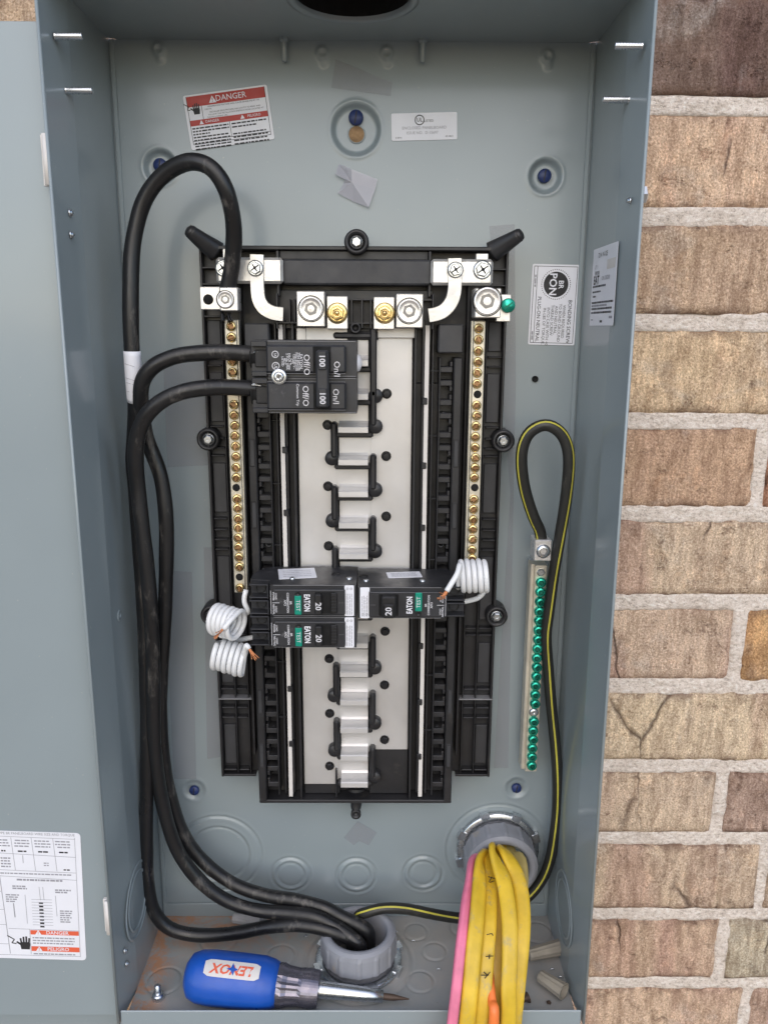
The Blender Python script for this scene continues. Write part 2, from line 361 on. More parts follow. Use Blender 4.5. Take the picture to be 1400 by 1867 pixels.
# ------------------------------------------------------------------ object helpers
def thing(name,label,cat,loc=(0,0,0),group=None):
    o=bpy.data.objects.new(name,None);COL.objects.link(o);o.location=loc;o.empty_display_size=.01;o['label']=label;o['category']=cat
    if group:o['group']=group
    return o
def tag(o,label,cat,group=None):
    o['label']=label;o['category']=cat
    if group:o['group']=group
    return o
def put(o,loc,rot=None,parent=None,src=None):
    c=o.copy();COL.objects.link(c);c.location=loc
    if rot is not None:c.rotation_euler=rot
    if parent is not None:c.parent=parent
    return c
def relocate(o,root):
    # parts are modelled in place; the thing's Empty sits at its base
    o.matrix_parent_inverse=Matrix.Translation(root.location).inverted()
# value noise
def vn(x,z,f,seed=0):
    x=np.asarray(x)*f;z=np.asarray(z)*f;xi=np.floor(x).astype(int);zi=np.floor(z).astype(int);fx=x-xi;fz=z-zi;fx=fx*fx*(3-2*fx);fz=fz*fz*(3-2*fz)
    def h(a,b):
        q=(a*374761393+b*668265263+seed*974711)&0x7fffffff;q=((q^(q>>13))*1274126177)&0x7fffffff;return ((q^(q>>16))&0xffff)/65535.-.5
    return (h(xi,zi)*(1-fx)+h(xi+1,zi)*fx)*(1-fz)+(h(xi,zi+1)*(1-fx)+h(xi+1,zi+1)*fx)*fz
def grid_mesh(name,V,nx,nz,mats,parent=None,smooth=True,mirror=False):
    me=bpy.data.meshes.new(name);i=np.arange((nx-1)*(nz-1));r=i//(nx-1);c=i%(nx-1);a=r*nx+c
    Q=np.stack([a,a+1,a+nx+1,a+nx],1)
    if mirror:Q=Q[:,::-1]
    me.vertices.add(nx*nz);me.vertices.foreach_set('co',V.astype(np.float32).ravel());me.loops.add(Q.size);me.loops.foreach_set('vertex_index',Q.ravel().astype(np.int32))
    me.polygons.add(len(Q));me.polygons.foreach_set('loop_start',np.arange(0,Q.size,4,dtype=np.int32));me.polygons.foreach_set('loop_total',np.full(len(Q),4,dtype=np.int32))
    me.polygons.foreach_set('use_smooth',np.full(len(Q),smooth));me.update(calc_edges=True);me.validate()
    me.materials.append(M[mats]);o=bpy.data.objects.new(name,me);COL.objects.link(o)
    if parent:o.parent=parent
    return o
# ================================================================== GROUND
mb=MB();g=-1.25
mb.add([(-400,-400,g),(400,-400,g),(400,400,g),(-400,400,g)],[(0,1,2,3)]);o=mb.build('ground','ground',kind='structure')
mb=MB();mb.box(-3,3,.15,1.6,g+.004,g+.06,.004);o=mb.build('path','concrete',kind='structure')
# ================================================================== BRICK WALL
WY=.013
wall=thing('brick_wall','tan and brown brick wall with pale sandy mortar joints behind the grey box','brick wall',(0,WY,g))
zc=[.711,.629,.5477,.467,.387,.3075,.2269,.148,.0717,-.010,-.0892]
zc=[zc[0]+.0805*k for k in range(5,0,-1)]+zc+[zc[-1]-.0805*k for k in range(1,6)]
def brick_mesh(seed):
    L,H,D=.1985,.066,.09;nx,nz=50,18;rs=np.random.RandomState(seed)
    u=np.linspace(-L/2,L/2,nx);v=np.linspace(-H/2,H/2,nz);U,Vv=np.meshgrid(u,v)
    eu=np.minimum(U+L/2,L/2-U);ev=np.minimum(Vv+H/2,H/2-Vv);e=np.minimum(eu,ev)
    rnd=np.clip(e/.004,0,1);dep=.0020*(1-np.sqrt(np.clip(1-(1-rnd)**2,0,1)))
    f=vn(U+seed,Vv,55,seed)*.0016+vn(U+seed,Vv,160,seed+3)*.0011+vn(U+seed,Vv*.25,95,seed+9)*.0012
    y=dep-f*np.clip(e/.003,0.2,1)
    # ragged outline
    k=(ev<1e-6);sgn=np.sign(Vv);Vv=Vv+sgn*vn(U+seed*3,Vv*0,70,seed+5)*.0022*np.clip(1-ev/.01,0,1)
    sg=np.sign(U);U=U+sg*vn(U*0,Vv+seed,60,seed+6)*.0025*np.clip(1-eu/.01,0,1)
    P=np.stack([U,y,Vv],-1).reshape(-1,3);me=bpy.data.meshes.new('brick')
    idx=np.arange(nx*nz).reshape(nz,nx);F=[(idx[j,i],idx[j,i+1],idx[j+1,i+1],idx[j+1,i]) for j in range(nz-1) for i in range(nx-1)]
    rim=list(idx[0,:])+list(idx[1:,-1])+list(idx[-1,-2::-1])+list(idx[-2:0:-1,0]);n0=len(P);PB=P[rim].copy();PB[:,1]=D;P=np.vstack([P,PB])
    for i in range(len(rim)):j=(i+1)%len(rim);F.append((rim[i],n0+i,n0+j,rim[j]))
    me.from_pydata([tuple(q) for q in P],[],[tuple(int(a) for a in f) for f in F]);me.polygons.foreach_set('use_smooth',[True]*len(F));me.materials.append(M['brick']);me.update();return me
bms=[brick_mesh(s) for s in range(6)]
palette=[(.44,.335,.255),(.41,.31,.235),(.46,.36,.275),(.40,.295,.235),(.43,.35,.28),(.38,.28,.235),(.43,.315,.22)]
special={4:(.16,.115,.10),5:(.53,.40,.31),6:(.44,.335,.26),7:(.52,.41,.30),8:(.42,.30,.225),9:(.49,.40,.32),10:(.48,.38,.31),11:(.51,.425,.33),12:(.50,.41,.33),13:(.47,.38,.30),14:(.47,.36,.285),15:(.49,.375,.295)}
PITCH=.2085;RECT=[];xj=W(1390,850,-WY)[0]
JX={8:W(1386,855,-WY)[0],10:W(1346,1180,-WY)[0],12:W(1312,1460,-WY)[0],14:W(1316,1730,-WY)[0]}
for k in range(len(zc)-1):
    z1,z0=zc[k],zc[k+1]
    joint=JX.get(k,JX[10] if k%2==0 else .1795)
    if k==6:joint=.395
    for i in range(-5,4):
        x=joint+PITCH*(i+.5)
        if not(-.75<x<.85):continue
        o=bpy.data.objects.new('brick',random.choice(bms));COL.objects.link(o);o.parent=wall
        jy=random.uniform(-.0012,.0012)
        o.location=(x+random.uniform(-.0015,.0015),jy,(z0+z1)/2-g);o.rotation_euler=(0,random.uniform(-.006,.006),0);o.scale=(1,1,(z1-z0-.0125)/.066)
        RECT.append((x-PITCH/2+.0065,x+PITCH/2-.0065,z0+.0075,z1-.0075))
        c=special.get(k,random.choice(palette)) if i==(0 if k%2 else -1) else random.choice(palette)
        if k==10 and i==0:c=(.42,.275,.15)
        if k==8 and i==0:c=(.36,.20,.145)
        if k==12 and i==0:c=(.34,.255,.22)
        if k==14 and i==0:c=(.38,.34,.28)
        o.color=(c[0]*1.13,c[1]*1.06,c[2]*.97,1)
nx,nz=560,640;xx=np.linspace(-.75,.85,nx);zz=np.linspace(zc[-1],zc[0],nz);XX,ZZ=np.meshgrid(xx,zz)
hh=vn(XX,ZZ,45,1)*.0016+vn(XX,ZZ,150,2)*.0024
ins=np.zeros_like(XX)
for a,b,c_,e in RECT:ins=np.maximum(ins,np.clip(np.minimum(np.minimum(XX-a,b-XX),np.minimum(ZZ-c_,e-ZZ))/.003,0,1))
V=np.stack([XX,.0012+ins*.008-hh,ZZ-g],-1).reshape(-1,3)
mo=grid_mesh('mortar_joints',V,nx,nz,'mortar',wall)
mb=MB();mb.box(-.75,.85,-.115,-.02,zc[-1]-g,zc[0]-g,.001);mb2=mb.build('wall_core','mortar',wall);mb2.location=(0,0,0)
# side, bottom masonry so the wall stands on the ground (coarse, out of the picture)
mb=MB();mb.box(-4,-.7501,-.10,.0,0,3.2,.002);mb.box(.8501,4,-.10,.0,0,3.2,.002);mb.box(-.75,.85,-.10,0,0,zc[-1]-g-.0005,.002);mb.box(-.75,.85,-.10,0,zc[0]-g+.0005,3.2,.002);o=mb.build('masonry','brick',wall);o.color=(.38,.29,.21,1)
# ================================================================== ENCLOSURE
HW,HH,DD=.181,.7496,.1216
enc=thing('electrical_enclosure','open grey steel electrical box on the brick wall, door swung out to the left','electrical box',(0,0,0))
nx,nz=300,620;xx=np.linspace(-HW,HW,nx);zz=np.linspace(0,HH,nz);XX,ZZ=np.meshgrid(xx,zz);hh=np.zeros_like(XX)
sm=lambda t:np.clip(t,0,1)**2*(3-2*np.clip(t,0,1))
def dish(px,py,ro,ri,dep,ridge=.0004):
    global hh
    p=W(px,py,0);R=np.hypot(XX-p[0],ZZ-p[2]);hh-=dep*sm((ro-R)/(ro-ri));hh+=ridge*np.exp(-((R-ro)/.0016)**2)
def ko(px,py,rs,dep=.0011):
    global hh
    p=W(px,py,0);R=np.hypot(XX-p[0],ZZ-p[2])
    for i,q in enumerate(rs):
        hh-=dep*np.exp(-((R-q)/.0011)**2);hh+=.0004*np.exp(-((R-q-.0022)/.0013)**2)
    if len(rs)>1:hh+=.0007*sm((rs[0]-R)/.0008)*sm((R-rs[1])/.0008)
dish(649,236,.0195,.0150,.0042);dish(994,321,.0135,.009,.0045);dish(292,304,.0135,.009,.0045);dish(355,1440,.011,.0055,.0022);dish(941,1436,.011,.0055,.0022)
for px,py in ((290,90),(588,97),(705,97),(997,103)):
    p=W(px,py,0);R=np.hypot(XX-p[0],ZZ-p[2]);hh+=.0019*sm((.0062-R)/.0030)-.0012*sm((.0028-R)/.0012)
    R2=np.hypot(XX-p[0]-.001,ZZ-p[2]+.006);hh+=.0010*sm((.0045-R2)/.0030)
ko(400,1556,(.0385,.0275));ko(530,1594,(.0175,.0125));ko(650,1596,(.0180,.0125));ko(771,1592,(.0180,.0125));ko(905,1548,(.046,))
V=np.stack([XX,-hh,ZZ],-1).reshape(-1,3);o=grid_mesh('back_panel',V,nx,nz,'paint',enc)
mb=MB();mb.box(-HW,HW,-.0105,-.0085,0,HH,.0003);mb.build('mounting_plate','paint',enc)
# side walls: inner leg, then a slightly splayed outer leg towards the opening
T=.0016;DB=.084;OX=.1850
for s in (-1,1):
    mb=MB();z0,z1=-.002,HH+.002
    P=[(HW,-.009),(HW,DB),(OX,DD),(OX+T,DD),(HW+T+.0003,DB),(HW+T,-.009)]
    mb.prism([(s*x,d) for x,d in P],z0,z1);o=mb.build('side_wall','paint',enc)
for s in (-1,1):
    mb=MB();mb.tube([(s*(OX+.0008),-DD-.0004,-.002),(s*(OX+.0008),-DD-.0004,HH+.002)],.0011,10);mb.build('rolled_edge','paint',enc)
    mb=MB();mb.box(s*(HW-.0008),s*(HW-.0042),.0002,.0014,.013,HH,.0004);mb.build('corner_seam','paint',enc)
# top panel with the hub hole
hc=WZ(643,-6,HH);hr=.0385;mb=MB();seg=48;V=[];fs=[]
x0,x1,y0,y1=-OX,OX,-DD,.009
for lev in (HH,HH+.0016):
    for k in range(seg):
        a=2*math.pi*k/seg;c,s_=math.cos(a),math.sin(a);V.append((hc[0]+hr*c,hc[1]+hr*s_,lev))
    for k in range(seg):
        a=2*math.pi*k/seg;c,s_=math.cos(a),math.sin(a);ts=[]
        if c>1e-9:ts.append((x1-hc[0])/c)
        if c<-1e-9:ts.append((x0-hc[0])/c)
        if s_>1e-9:ts.append((y1-hc[1])/s_)
        if s_<-1e-9:ts.append((y0-hc[1])/s_)
        t=min(ts);V.append((hc[0]+t*c,hc[1]+t*s_,lev))
for k in range(seg):
    j=(k+1)%seg;fs+=[(k,k+seg,j+seg,j),(2*seg+k,2*seg+j,3*seg+j,3*seg+k),(k,j,2*seg+j,2*seg+k)]
mb.add(V,fs);mb.box(-OX,OX,DD-.0002,DD+.0014,HH-.014+.014,HH+.0016,.0003)
# fill the corners the fan leaves out
for cx_,cy_ in ((x0,y0),(x1,y0),(x0,y1),(x1,y1)):
    mb.add([(cx_,cy_,HH+.0002),(cx_*.6,cy_,HH+.0002),(cx_,cy_*.2,HH+.0002)],[(0,1,2)])
o=mb.build('top_panel','paint',enc)
mb=MB();mb.lathe([(hr+.004,-.0002),(hr+.0045,-.0018),(hr+.001,-.0028),(hr-.0012,-.0012),(hr-.0012,.004)],(hc[0],hc[1],HH),(0,0,1),48,cap=False);mb.build('hub_rim','paint',enc)
mb=MB();mb.lathe([(hr-.0013,.001),(hr-.0013,.06),(hr-.004,.062),(0,.0621)],(hc[0],hc[1],HH),(0,0,1),40);mb.build('hub_opening','dark',enc)
# floor panel with knockouts
nx,nz=330,120;xx=np.linspace(-HW,HW,nx);dd=np.linspace(0,DD,nz);XX,YY=np.meshgrid(xx,dd);hf=np.zeros_like(XX)
def kof(px,py,r,dep=.0009,pl=.0004,two=False):
    global hf
    p=WZ(px,py,0);R=np.hypot(XX-p[0],YY+p[1]);hf-=dep*np.exp(-((R-r)/.0009)**2);hf+=pl*sm((r-R)/.0008)
for a in ((300,1788,.0145),(512,1742,.0125),(758,1699,.0105),(792,1735,.0105),(766,1790,.0115),(400,1712,.016),(845,1690,.012),(980,1700,.013),(455,1772,.013)):kof(*a)
FC=WZ(654,1752,0);R=np.hypot(XX-FC[0],YY+FC[1]);hf+=.0010*sm((.0455-R)/.0015)-.0008*np.exp(-((R-.0475)/.001)**2)
V=np.stack([XX,-YY,hf],-1).reshape(-1,3);o=grid_mesh('bottom_panel',V,nx,nz,'floorpaint',enc,mirror=True)
mb=MB();mb.box(-HW-.001,HW+.001,-.009,DD+.0016,-.0050,-.0022,.0003);mb.build('bottom_skin','paint',enc)
mb=MB();mb.box(X(298,1650,.002),X(996,1650,.002),.0004,.0018,.0,.0135,.0004);mb.build('rear_flange','paint',enc)
mb=MB();mb.box(-HW-.002,HW+.002,DD+.0002,DD+.0018,-.036,.0122,.0006);mb.build('front_lip','paint',enc)
# door and its hinges
dx1=-.1888;zt,zb=W(40,38,.112)[2],W(100,1851,.112)[2];mb=MB();mb.box(-.56,dx1,.1102,.112,zb,zt,.0005)
mb.box(-.56,dx1,.095,.1102,zb,zb+.0016,.0004);mb.box(-.56,dx1,.095,.1102,zt-.0016,zt,.0004);mb.box(dx1-.0016,dx1,.095,.1102,zb+.0017,zt-.0017,.0004)
door=mb.build('door','paint',enc)
mb=MB();mb.box(-.56,dx1,.0932,.0948,zb-.04,zb+.0005,.0005);mb.build('door_lower_flange','paint',enc)
for py0,py1 in ((243,338),(1645,1704)):
    pA=W(86 if py0<500 else 194,py0,DD);pB=W(92 if py0<500 else 202,py1,DD);mb=MB()
    xh=-OX-.0026;mb.lathe([(.0001,0),(.0022,.0003),(.0022,pA[2]-pB[2]),(0,pA[2]-pB[2]+.0002)],(xh,-DD+.001,pB[2]),(0,0,1),16);mb.box(xh-.004,xh+.002,DD-.006,DD-.003,pB[2],pA[2],.0004);mb.build('hinge','cream',enc)
# studs through the side walls
def stud(px,py,s,L=.0165,r=.0023):
    mb=MB();x=s*(HW+.001);p=WX(px,py,x)
    prof=[(r,0)];n=9
    for i in range(n):h=L*(i+.2)/n;prof+=[(r,h),(r*.86,h+L*.5/n)]
    prof+=[(r,L),(r*.6,L+.0006)];mb.lathe(prof,p,(-s,0,0),16);o=mb.build('threaded_stud','zinc',enc);return o
stud(101,66,-1);stud(121,165,-1);stud(1170,84,1);stud(1146,182,1)
for px in (518,771):
    p=W(px,70,.006);mb=MB();mb.lathe([(.0022,.0),(.0022,.0145),(.0014,.016)],(p[0],p[1],HH),(0,0,-1),14);mb.lathe([(.0036,0),(.0036,.002),(.0024,.003)],(p[0],p[1],HH),(0,0,-1),6,smooth=False);mb.build('ceiling_stud','paint',enc)
def pan_screw(p,n,r=.003,mat='zinc',h=.0022,parent=enc,name='sheet_screw'):
    mb=MB();mb.lathe([(r*1.25,0),(r*1.25,.0006),(r,.0007),(r*.9,h*.8),(r*.5,h),(r*.45,h*.55),(0,h*.5)],p,n,16);return mb.build(name,mat,parent)
for px,py in ((128,388),(130,428),(228,1733),(231,1757)):pan_screw(WX(px,py,-HW-.0015),(1,.1,0),.0021)
for px,py in ((1148,366),):pan_screw(WX(px,py,HW+.0016),(-1,.1,0),.0018)
# outside knob on the right
p=W(1172,357,DD-.018);mb=MB();mb.lathe([(.0025,0),(.0025,.006),(.0058,.0062),(.0058,.0085),(.003,.010),(0,.0102)],(OX-.001,-DD+.016,p[2]),(1,0,0),6,smooth=False);mb.build('latch_bolt','zinc',enc)
# blue mounting screws seated in the dishes
def blue(px,py,d,r=.0055):
    p=W(px,py,d);mb=MB();mb.lathe([(r,0),(r,.0018),(r*.85,.0027),(0,.0029)],p,(0,-1,0),20);f=flat(p[0],p[2],-p[1]+.0030)
    line(mb,f,(-r*.15,-r*.8),(r*.1,r*.8),.0009,1,0);mb.build('mounting_screw',['blue','ink'],enc)
blue(649,215,-.003,.0056);blue(992,321,-.003,.0052);blue(293,302,-.003,.0052);blue(355,1440,.000,.0045);blue(941,1436,.000,.0045)
p=W(650,245,-.0038);mb=MB();mb.lathe([(.0068,.0),(.0068,.0006),(.0060,.0007),(.0058,.0001)],p,(0,-1,0),24,cap=False);mb.build('keyhole_rim','paint',enc)
mb=MB();mb.lathe([(.0060,.0004),(0,.00045)],p,(0,-1,0),24);mb.build('keyhole_opening','wood',enc)
for px,py in ((975,691),):
    p=W(px,py,.0006);mb=MB();mb.lathe([(.0026,0),(.0026,.0008),(.0018,.0009),(.0018,.0002),(0,.0002)],p,(0,-1,0),16);mb.build('punched_hole','dark',enc)
# knockouts pressed into the side walls (large ones)
def side_ko(px,py,s,r):
    p=WX(px,py,s*(HW-.0002));mb=MB()
    for q in (r,r*.78):mb.lathe([(q+.0014,0),(q+.0006,.0008),(q-.0006,.0008),(q-.0014,0)],p,(-s,0,0),56,cap=False)
    mb.build('knockout_ring','paint',enc)
side_ko(218,1122,-1,.0034);side_ko(251,1640,-1,.030);side_ko(1027,1655,1,.030)
# ------------------------------------------------------------------ stickers on the box
def fr_quad(TL,TR,BL,fn):
    a,b,c=fn(*TL),fn(*TR),fn(*BL);f=Frame(c,b-a,a-c);return f,float(np.linalg.norm(b-a)),float((a-c)@f.V)
# danger label, crooked
f,w_,h_=fr_quad((333,175),(486,154),(350,274),lambda a,b:W(a,b,.0007));mb=MB()
sheet(mb,f,w_,h_);b0=.0022
quad(mb,f,b0,w_-b0,h_-.0085,h_-.0012,2);txt(mb,f,'DANGER',w_*.56,h_-.0049,.0058,mat=0,w=.00018);tri(mb,f,w_*.34,h_-.0050,.0052,0,2)
yv=h_*.43;quad(mb,f,b0,w_-b0,yv,yv+.0040,2)
tri(mb,f,w_*.17,yv+.002,.003,0);txt(mb,f,'DANGER',w_*.30,yv+.002,.0026,mat=0,w=.00018);tri(mb,f,w_*.66,yv+.002,.003,0);txt(mb,f,'PELIGRO',w_*.80,yv+.002,.0026,mat=0,w=.00018)
for a,b in (((b0,.0035),(b0,h_-.001)),((w_-b0,.0035),(w_-b0,h_-.001)),((b0,.0035),(w_-b0,.0035)),((b0,.0058),(w_-b0,.0058)),((w_*.5,.0058),(w_*.5,yv)),((w_*.2,yv+.004),(w_*.2,h_-.0085))):line(mb,f,a,b,.00035,1)
hand(mb,f,w_*.135,yv+.0115,.0072)
for i,t in enumerate(('HAZARDOUS VOLTAGE WILL CAUSE SEVERE INJURY OR','DEATH.','INSTALLER (ELECTRICIAN) HAS A DUTY TO READ AND','FOLLOW THE INSTALLATION INSTRUCTIONS LOCATED AT','THE FOLLOWING URL: ')):
    n=len(t);q_=(h_-.0092-(yv+.0046))/4.6;txt(mb,f,t,w_*.215+n*.00050+.0008,h_-.0096-i*q_-(.3*q_ if i>1 else 0),q_*.82,mat=1,sx=.0019/q_)
for i in range(8):lines_of(mb,f,b0+.001,w_*.5-.001 if i not in(2,) else w_*.25,yv-.0018-i*.0021,.0010,1)
for i in (0,1,3,4,5,6):lines_of(mb,f,w_*.52,w_-b0-.002-(.008 if i in (1,) else 0),yv-.0018-i*.0024,.0010,1)
mb.build('danger_sticker',['white','ink','red'],enc)
# certification label
f,w_,h_=fr_quad((713,207),(833,204),(714,257),lambda a,b:W(a,b,.0007));mb=MB();sheet(mb,f,w_,h_,.001)
ringf(mb,f,w_*.43,h_*.74,.0030,.0037,1);txt(mb,f,'UL',w_*.43,h_*.74,.0038,mat=1,bold=.01);txt(mb,f,'LISTED',w_*.57,h_*.70,.0024,mat=1)
txt(mb,f,'ENCLOSED PANELBOARD',w_*.5,h_*.45,.0029,mat=2);txt(mb,f,'ISSUE NO.  D-15697',w_*.47,h_*.27,.0028,mat=2);txt(mb,f,'E 8741',w_*.11,h_*.1,.0018,mat=1);txt(mb,f,'42-9823',w_*.88,h_*.12,.0018,mat=1)
mb.build('listing_sticker',['white','ink','greyink'],enc)
# BR PON sticker: text runs downwards
f,w_,h_=fr_quad((971,481),(1057,483),(962,628),lambda a,b:W(a,b,.0007));mb=MB();sheet(mb,f,w_,h_,.0012)
for (a,b,c,d_) in ((.0016,w_-.0016,.0016,h_-.0016),(.0016,.0042,.0016,h_-.0016)):
    for q in (((a,c),(b,c)),((b,c),(b,d_)),((b,d_),(a,d_)),((a,d_),(a,c))):line(mb,f,q[0],q[1],.0004,1)
cu,cv=w_*.52,h_*.755;ringf(mb,f,cu,cv,0,w_*.262,1,seg=40)
for k in range(44):a=2*math.pi*k/44;ringf(mb,f,cu+w_*.305*math.cos(a),cv+w_*.305*math.sin(a),0,.00042,1,seg=6)
txt(mb,f,'BR',cu+w_*.105,cv,.0056,-90,0,.0002,bold=.015);txt(mb,f,'PON',cu-w_*.07,cv,.0082,-90,0,.0002,bold=.02)
txt(mb,f,'BONDING SCREW',w_*.845,h_*.295,.0041,-90,bold=.006);txt(mb,f,'PLUG-ON NEUTRAL',w_*.185,h_*.32,.0039,-90,bold=.006)
for i,t in enumerate(('WHEN REQUIRED','TO BOND GROUND','AND NEUTRAL,','THREAD SCREW','INTO CASE WITH 40','IN-LBS OF TORQUE.')):
    txt(mb,f,t,w_*(.725-.083*i),h_*.50-len(t)*.00098,.0032,-90)
lines_of(mb,Frame(f(.0029,h_*.06),f.V,-f.U),0,h_*.12,0,.0012,2);lines_of(mb,Frame(f(.0029,h_*.72),f.V,-f.U),0,h_*.15,0,.0012,2)
mb.build('bonding_screw_sticker',['white','ink','greyink'],enc)
# shipping label on the right wall
xw=HW-.0006
a,b,c=WX(1081,456,xw),WX(1134,421,xw),WX(1073,595,xw)
def sl_(px,py):
    v=ray(px,py);return WX(px,py,xw)
a,b,c,e=sl_(1081,456),sl_(1126,428),sl_(1074,594),sl_(1118,574)
f=Frame(c,(0,-1,0),(0,0,1));w_=abs(b[1]-a[1]);h_=a[2]-c[2];mb=MB();sheet(mb,f,w_,h_,.001)
txt(mb,f,'7214  N-12E',w_*.42,h_*.90,.0048,mat=1);txt(mb,f,'QTY 1',w_*.18,h_*.76,.0034,mat=2);txt(mb,f,'BRP30B',w_*.22,h_*.68,.0038,mat=1);txt(mb,f,'EAT',w_*.20,h_*.585,.0085,mat=1,bold=.03);txt(mb,f,'ON 30B200',w_*.60,h_*.60,.0042,mat=2)
lines_of(mb,f,w_*.06,w_*.62,h_*.51,.0014,1);lines_of(mb,f,w_*.06,w_*.42,h_*.44,.0012,1);lines_of(mb,f,w_*.08,w_*.22,h_*.38,.0012,1)
for i,(q,r) in enumerate(((.30,.95),(.26,.7),(.22,.92),(.17,.9))):lines_of(mb,f,w_*.05,w_*r,h_*q,.0014,1 if i!=1 else 2)
quad(mb,f,w_*.45,w_*.55,h_*.04,h_*.07,1);quad(mb,f,w_*.05,w_*.15,h_*.07,h_*.085,2);quad(mb,f,w_*.82,w_*.95,h_*.09,h_*.12,2)
quad(mb,f,w_*.62,w_*.95,h_*.70,h_*.82,3)
mb.build('shipping_sticker',['white','ink','greyink','cream'],enc)
# wiring diagram label on the door
dd_=.1124
f,w_,h_=fr_quad((-60,1512),(147,1520),(-55,1738),lambda a,b:W(a,b,dd_));
TR=W(148,1519,dd_);BR=W(158,1751,dd_);f=Frame(BR-(TR-W(-10,1514,dd_))/np.linalg.norm(TR-W(-10,1514,dd_))*.150,TR-W(-10,1514,dd_),(0,0,1));w_=.150;h_=TR[2]-BR[2];mb=MB();sheet(mb,f,w_,h_,.003)
q=w_-.0045
def L_(x0,y0,x1,y1,th=.00035,m=2):line(mb,f,(x0,y0),(x1,y1),th,m)
u=lambda px:w_-(158-px)*.000470         # pixel column of the photo -> label coordinate
v=lambda py:h_-(py-1519)*h_/232
for py in (1527,1555,1587,1590,1597):pass
L_(.004,v(1526),q,v(1530));L_(.004,v(1557),u(20),v(1558));L_(u(20),v(1558),q,v(1562));L_(u(20),v(1588),q,v(1590));L_(u(20),v(1599),q,v(1603));L_(.004,v(1574),u(20),v(1575));L_(.004,v(1605),u(20),v(1606));L_(.004,v(1626),u(23),v(1627));L_(.004,v(1660),u(26),v(1660));L_(.004,v(1688),u(28),v(1688));L_(.004,v(1724),u(30),v(1724));L_(q,.003,q,h_-.004);L_(.004,.003,q,.0035)
L_(u(18),v(1526),u(31),v(1742),.0005)
for a in (45,78,113):L_(u(a),v(1530),u(a+4),v(1588))
txt(mb,f,'TYPE BR PANELBOARD WIRE SIZE AND TORQUE',u(86),v(1523),.0030,mat=2,sx=.9)
for a,b in ((22,43),(49,75),(82,110),(116,142)):
    for i in range(3):lines_of(mb,f,u(a+random.uniform(0,4)),u(b-random.uniform(0,4)),v(1535+i*5),.0011,2)
    lines_of(mb,f,u(a+6),u(b-6),v(1554),.0013,1)
for i in range(4):lines_of(mb,f,u(26),u(42),v(1567+i*5),.0012,2)
lines_of(mb,f,u(96),u(104),v(1574),.001,2);lines_of(mb,f,u(96),u(104),v(1578),.001,2);lines_of(mb,f,u(128),u(138),v(1585),.0012,1);lines_of(mb,f,u(24),u(140),v(1594),.0011,2);quad(mb,f,u(62),u(63),v(1575),v(1561),2)
lines_of(mb,f,u(50),u(125),v(1605),.0016,2);lines_of(mb,f,u(42),u(66),v(1617),.0013,2);lines_of(mb,f,u(42),u(66),v(1621),.0013,2);lines_of(mb,f,u(112),u(138),v(1622),.0013,2);lines_of(mb,f,u(112),u(132),v(1626),.0013,2)
for i in range(4):lines_of(mb,f,u(30),u(52-i*2),v(1633+i*4),.0011,2)
for i in range(6):lines_of(mb,f,u(118),u(140-i),v(1660+i*4),.0011,2)
for i in range(10):L_(u(72),v(1640+i*5.2),u(106),v(1640+i*5.2),.0003)
for i in range(8):quad(mb,f,u(84),u(91),v(1648+i*6.2),v(1645+i*6.2),1)
L_(u(62),v(1632),u(63),v(1685));L_(u(112),v(1632),u(113),v(1670));L_(u(42),v(1648),u(43),v(1674),.0008);L_(u(86),v(1617),u(87),v(1641));L_(u(92),v(1617),u(93),v(1641))
for a,b,t in ((1697,1705,'DANGER'),(1727,1736,'PELIGRO')):
    quad(mb,f,u(67),q-.0004,v(b),v(a),3);tri(mb,f,u(80),v((a+b)/2),.0045,0,3);txt(mb,f,t,u(112),v((a+b)/2),.0044,mat=0,w=.0002,bold=.01)
L_(u(66),v(1695),u(66),v(1742));L_(u(31),v(1695),q,v(1696))
for i in range(3):lines_of(mb,f,u(70),u(140),v(1711+i*5),.0011,2)
lines_of(mb,f,u(70),u(140),v(1741),.0011,2)
hand(mb,f,u(57),v(1722),.011)
for i,py in enumerate((1534,1540,1548,1566,1583,1594,1602,1614,1620,1640,1648,1670,1680,1698,1708,1716,1732,1738)):lines_of(mb,f,.008+random.uniform(0,.02),u(10+random.uniform(-6,2)),v(py),.0012,2)
mb.build('wiring_diagram_sticker',['white','ink','greyink','redlight'],enc)
# adhesive film left on the back panel
def filmq(pts,d=.0009,name='film_residue',mat='film',parent=enc):
    mb=MB();P=[W(a,b,d) for a,b in pts];n=len(P);mb.add(P+[p+np.array((0,.0003,0)) for p in P],[tuple(range(n))[::-1]]+[(i,(i+1)%n,(i+1)%n+n,i+n) for i in range(n)]);return mb.build(name,mat,parent)
filmq([(298,1040),(350,1043),(358,1420),(318,1420)]);filmq([(372,998),(396,998),(402,1380),(378,1384)]);filmq([(892,412),(938,408),(940,700),(926,1400),(900,1400),(930,900)],.0010)
filmq([(298,660),(374,655),(386,848),(306,852)],.0009)
filmq([(612,108),(715,150),(712,175),(604,160)],.001)
filmq([(652,1497),(687,1518),(672,1541),(655,1533),(645,1541),(627,1527)],.0011)
# loose piece of crinkled clear tape stuck under the top dish
f0=[W(*q) for q in ((618,299,.0012),(630,303,.004),(640,308,.002),(688,327,.0015),(684,345,.003),(672,378,.0045),(645,368,.0015),(616,352,.003),(626,335,.0012),(629,328,.0035),(611,318,.0048))]
mb=MB();c0=np.mean(f0,0)+np.array((0,-.0012,0));n=len(f0);V=list(f0)+[c0]+[W(650,330,.0042),W(660,350,.0015)];fs=[(n,(i+1)%n,i) for i in range(n)];mb.add(V,fs,0)
tag(mb.build('clear_tape_scrap','tape'),'crumpled scrap of clear tape stuck on the back panel below the top keyhole','tape')
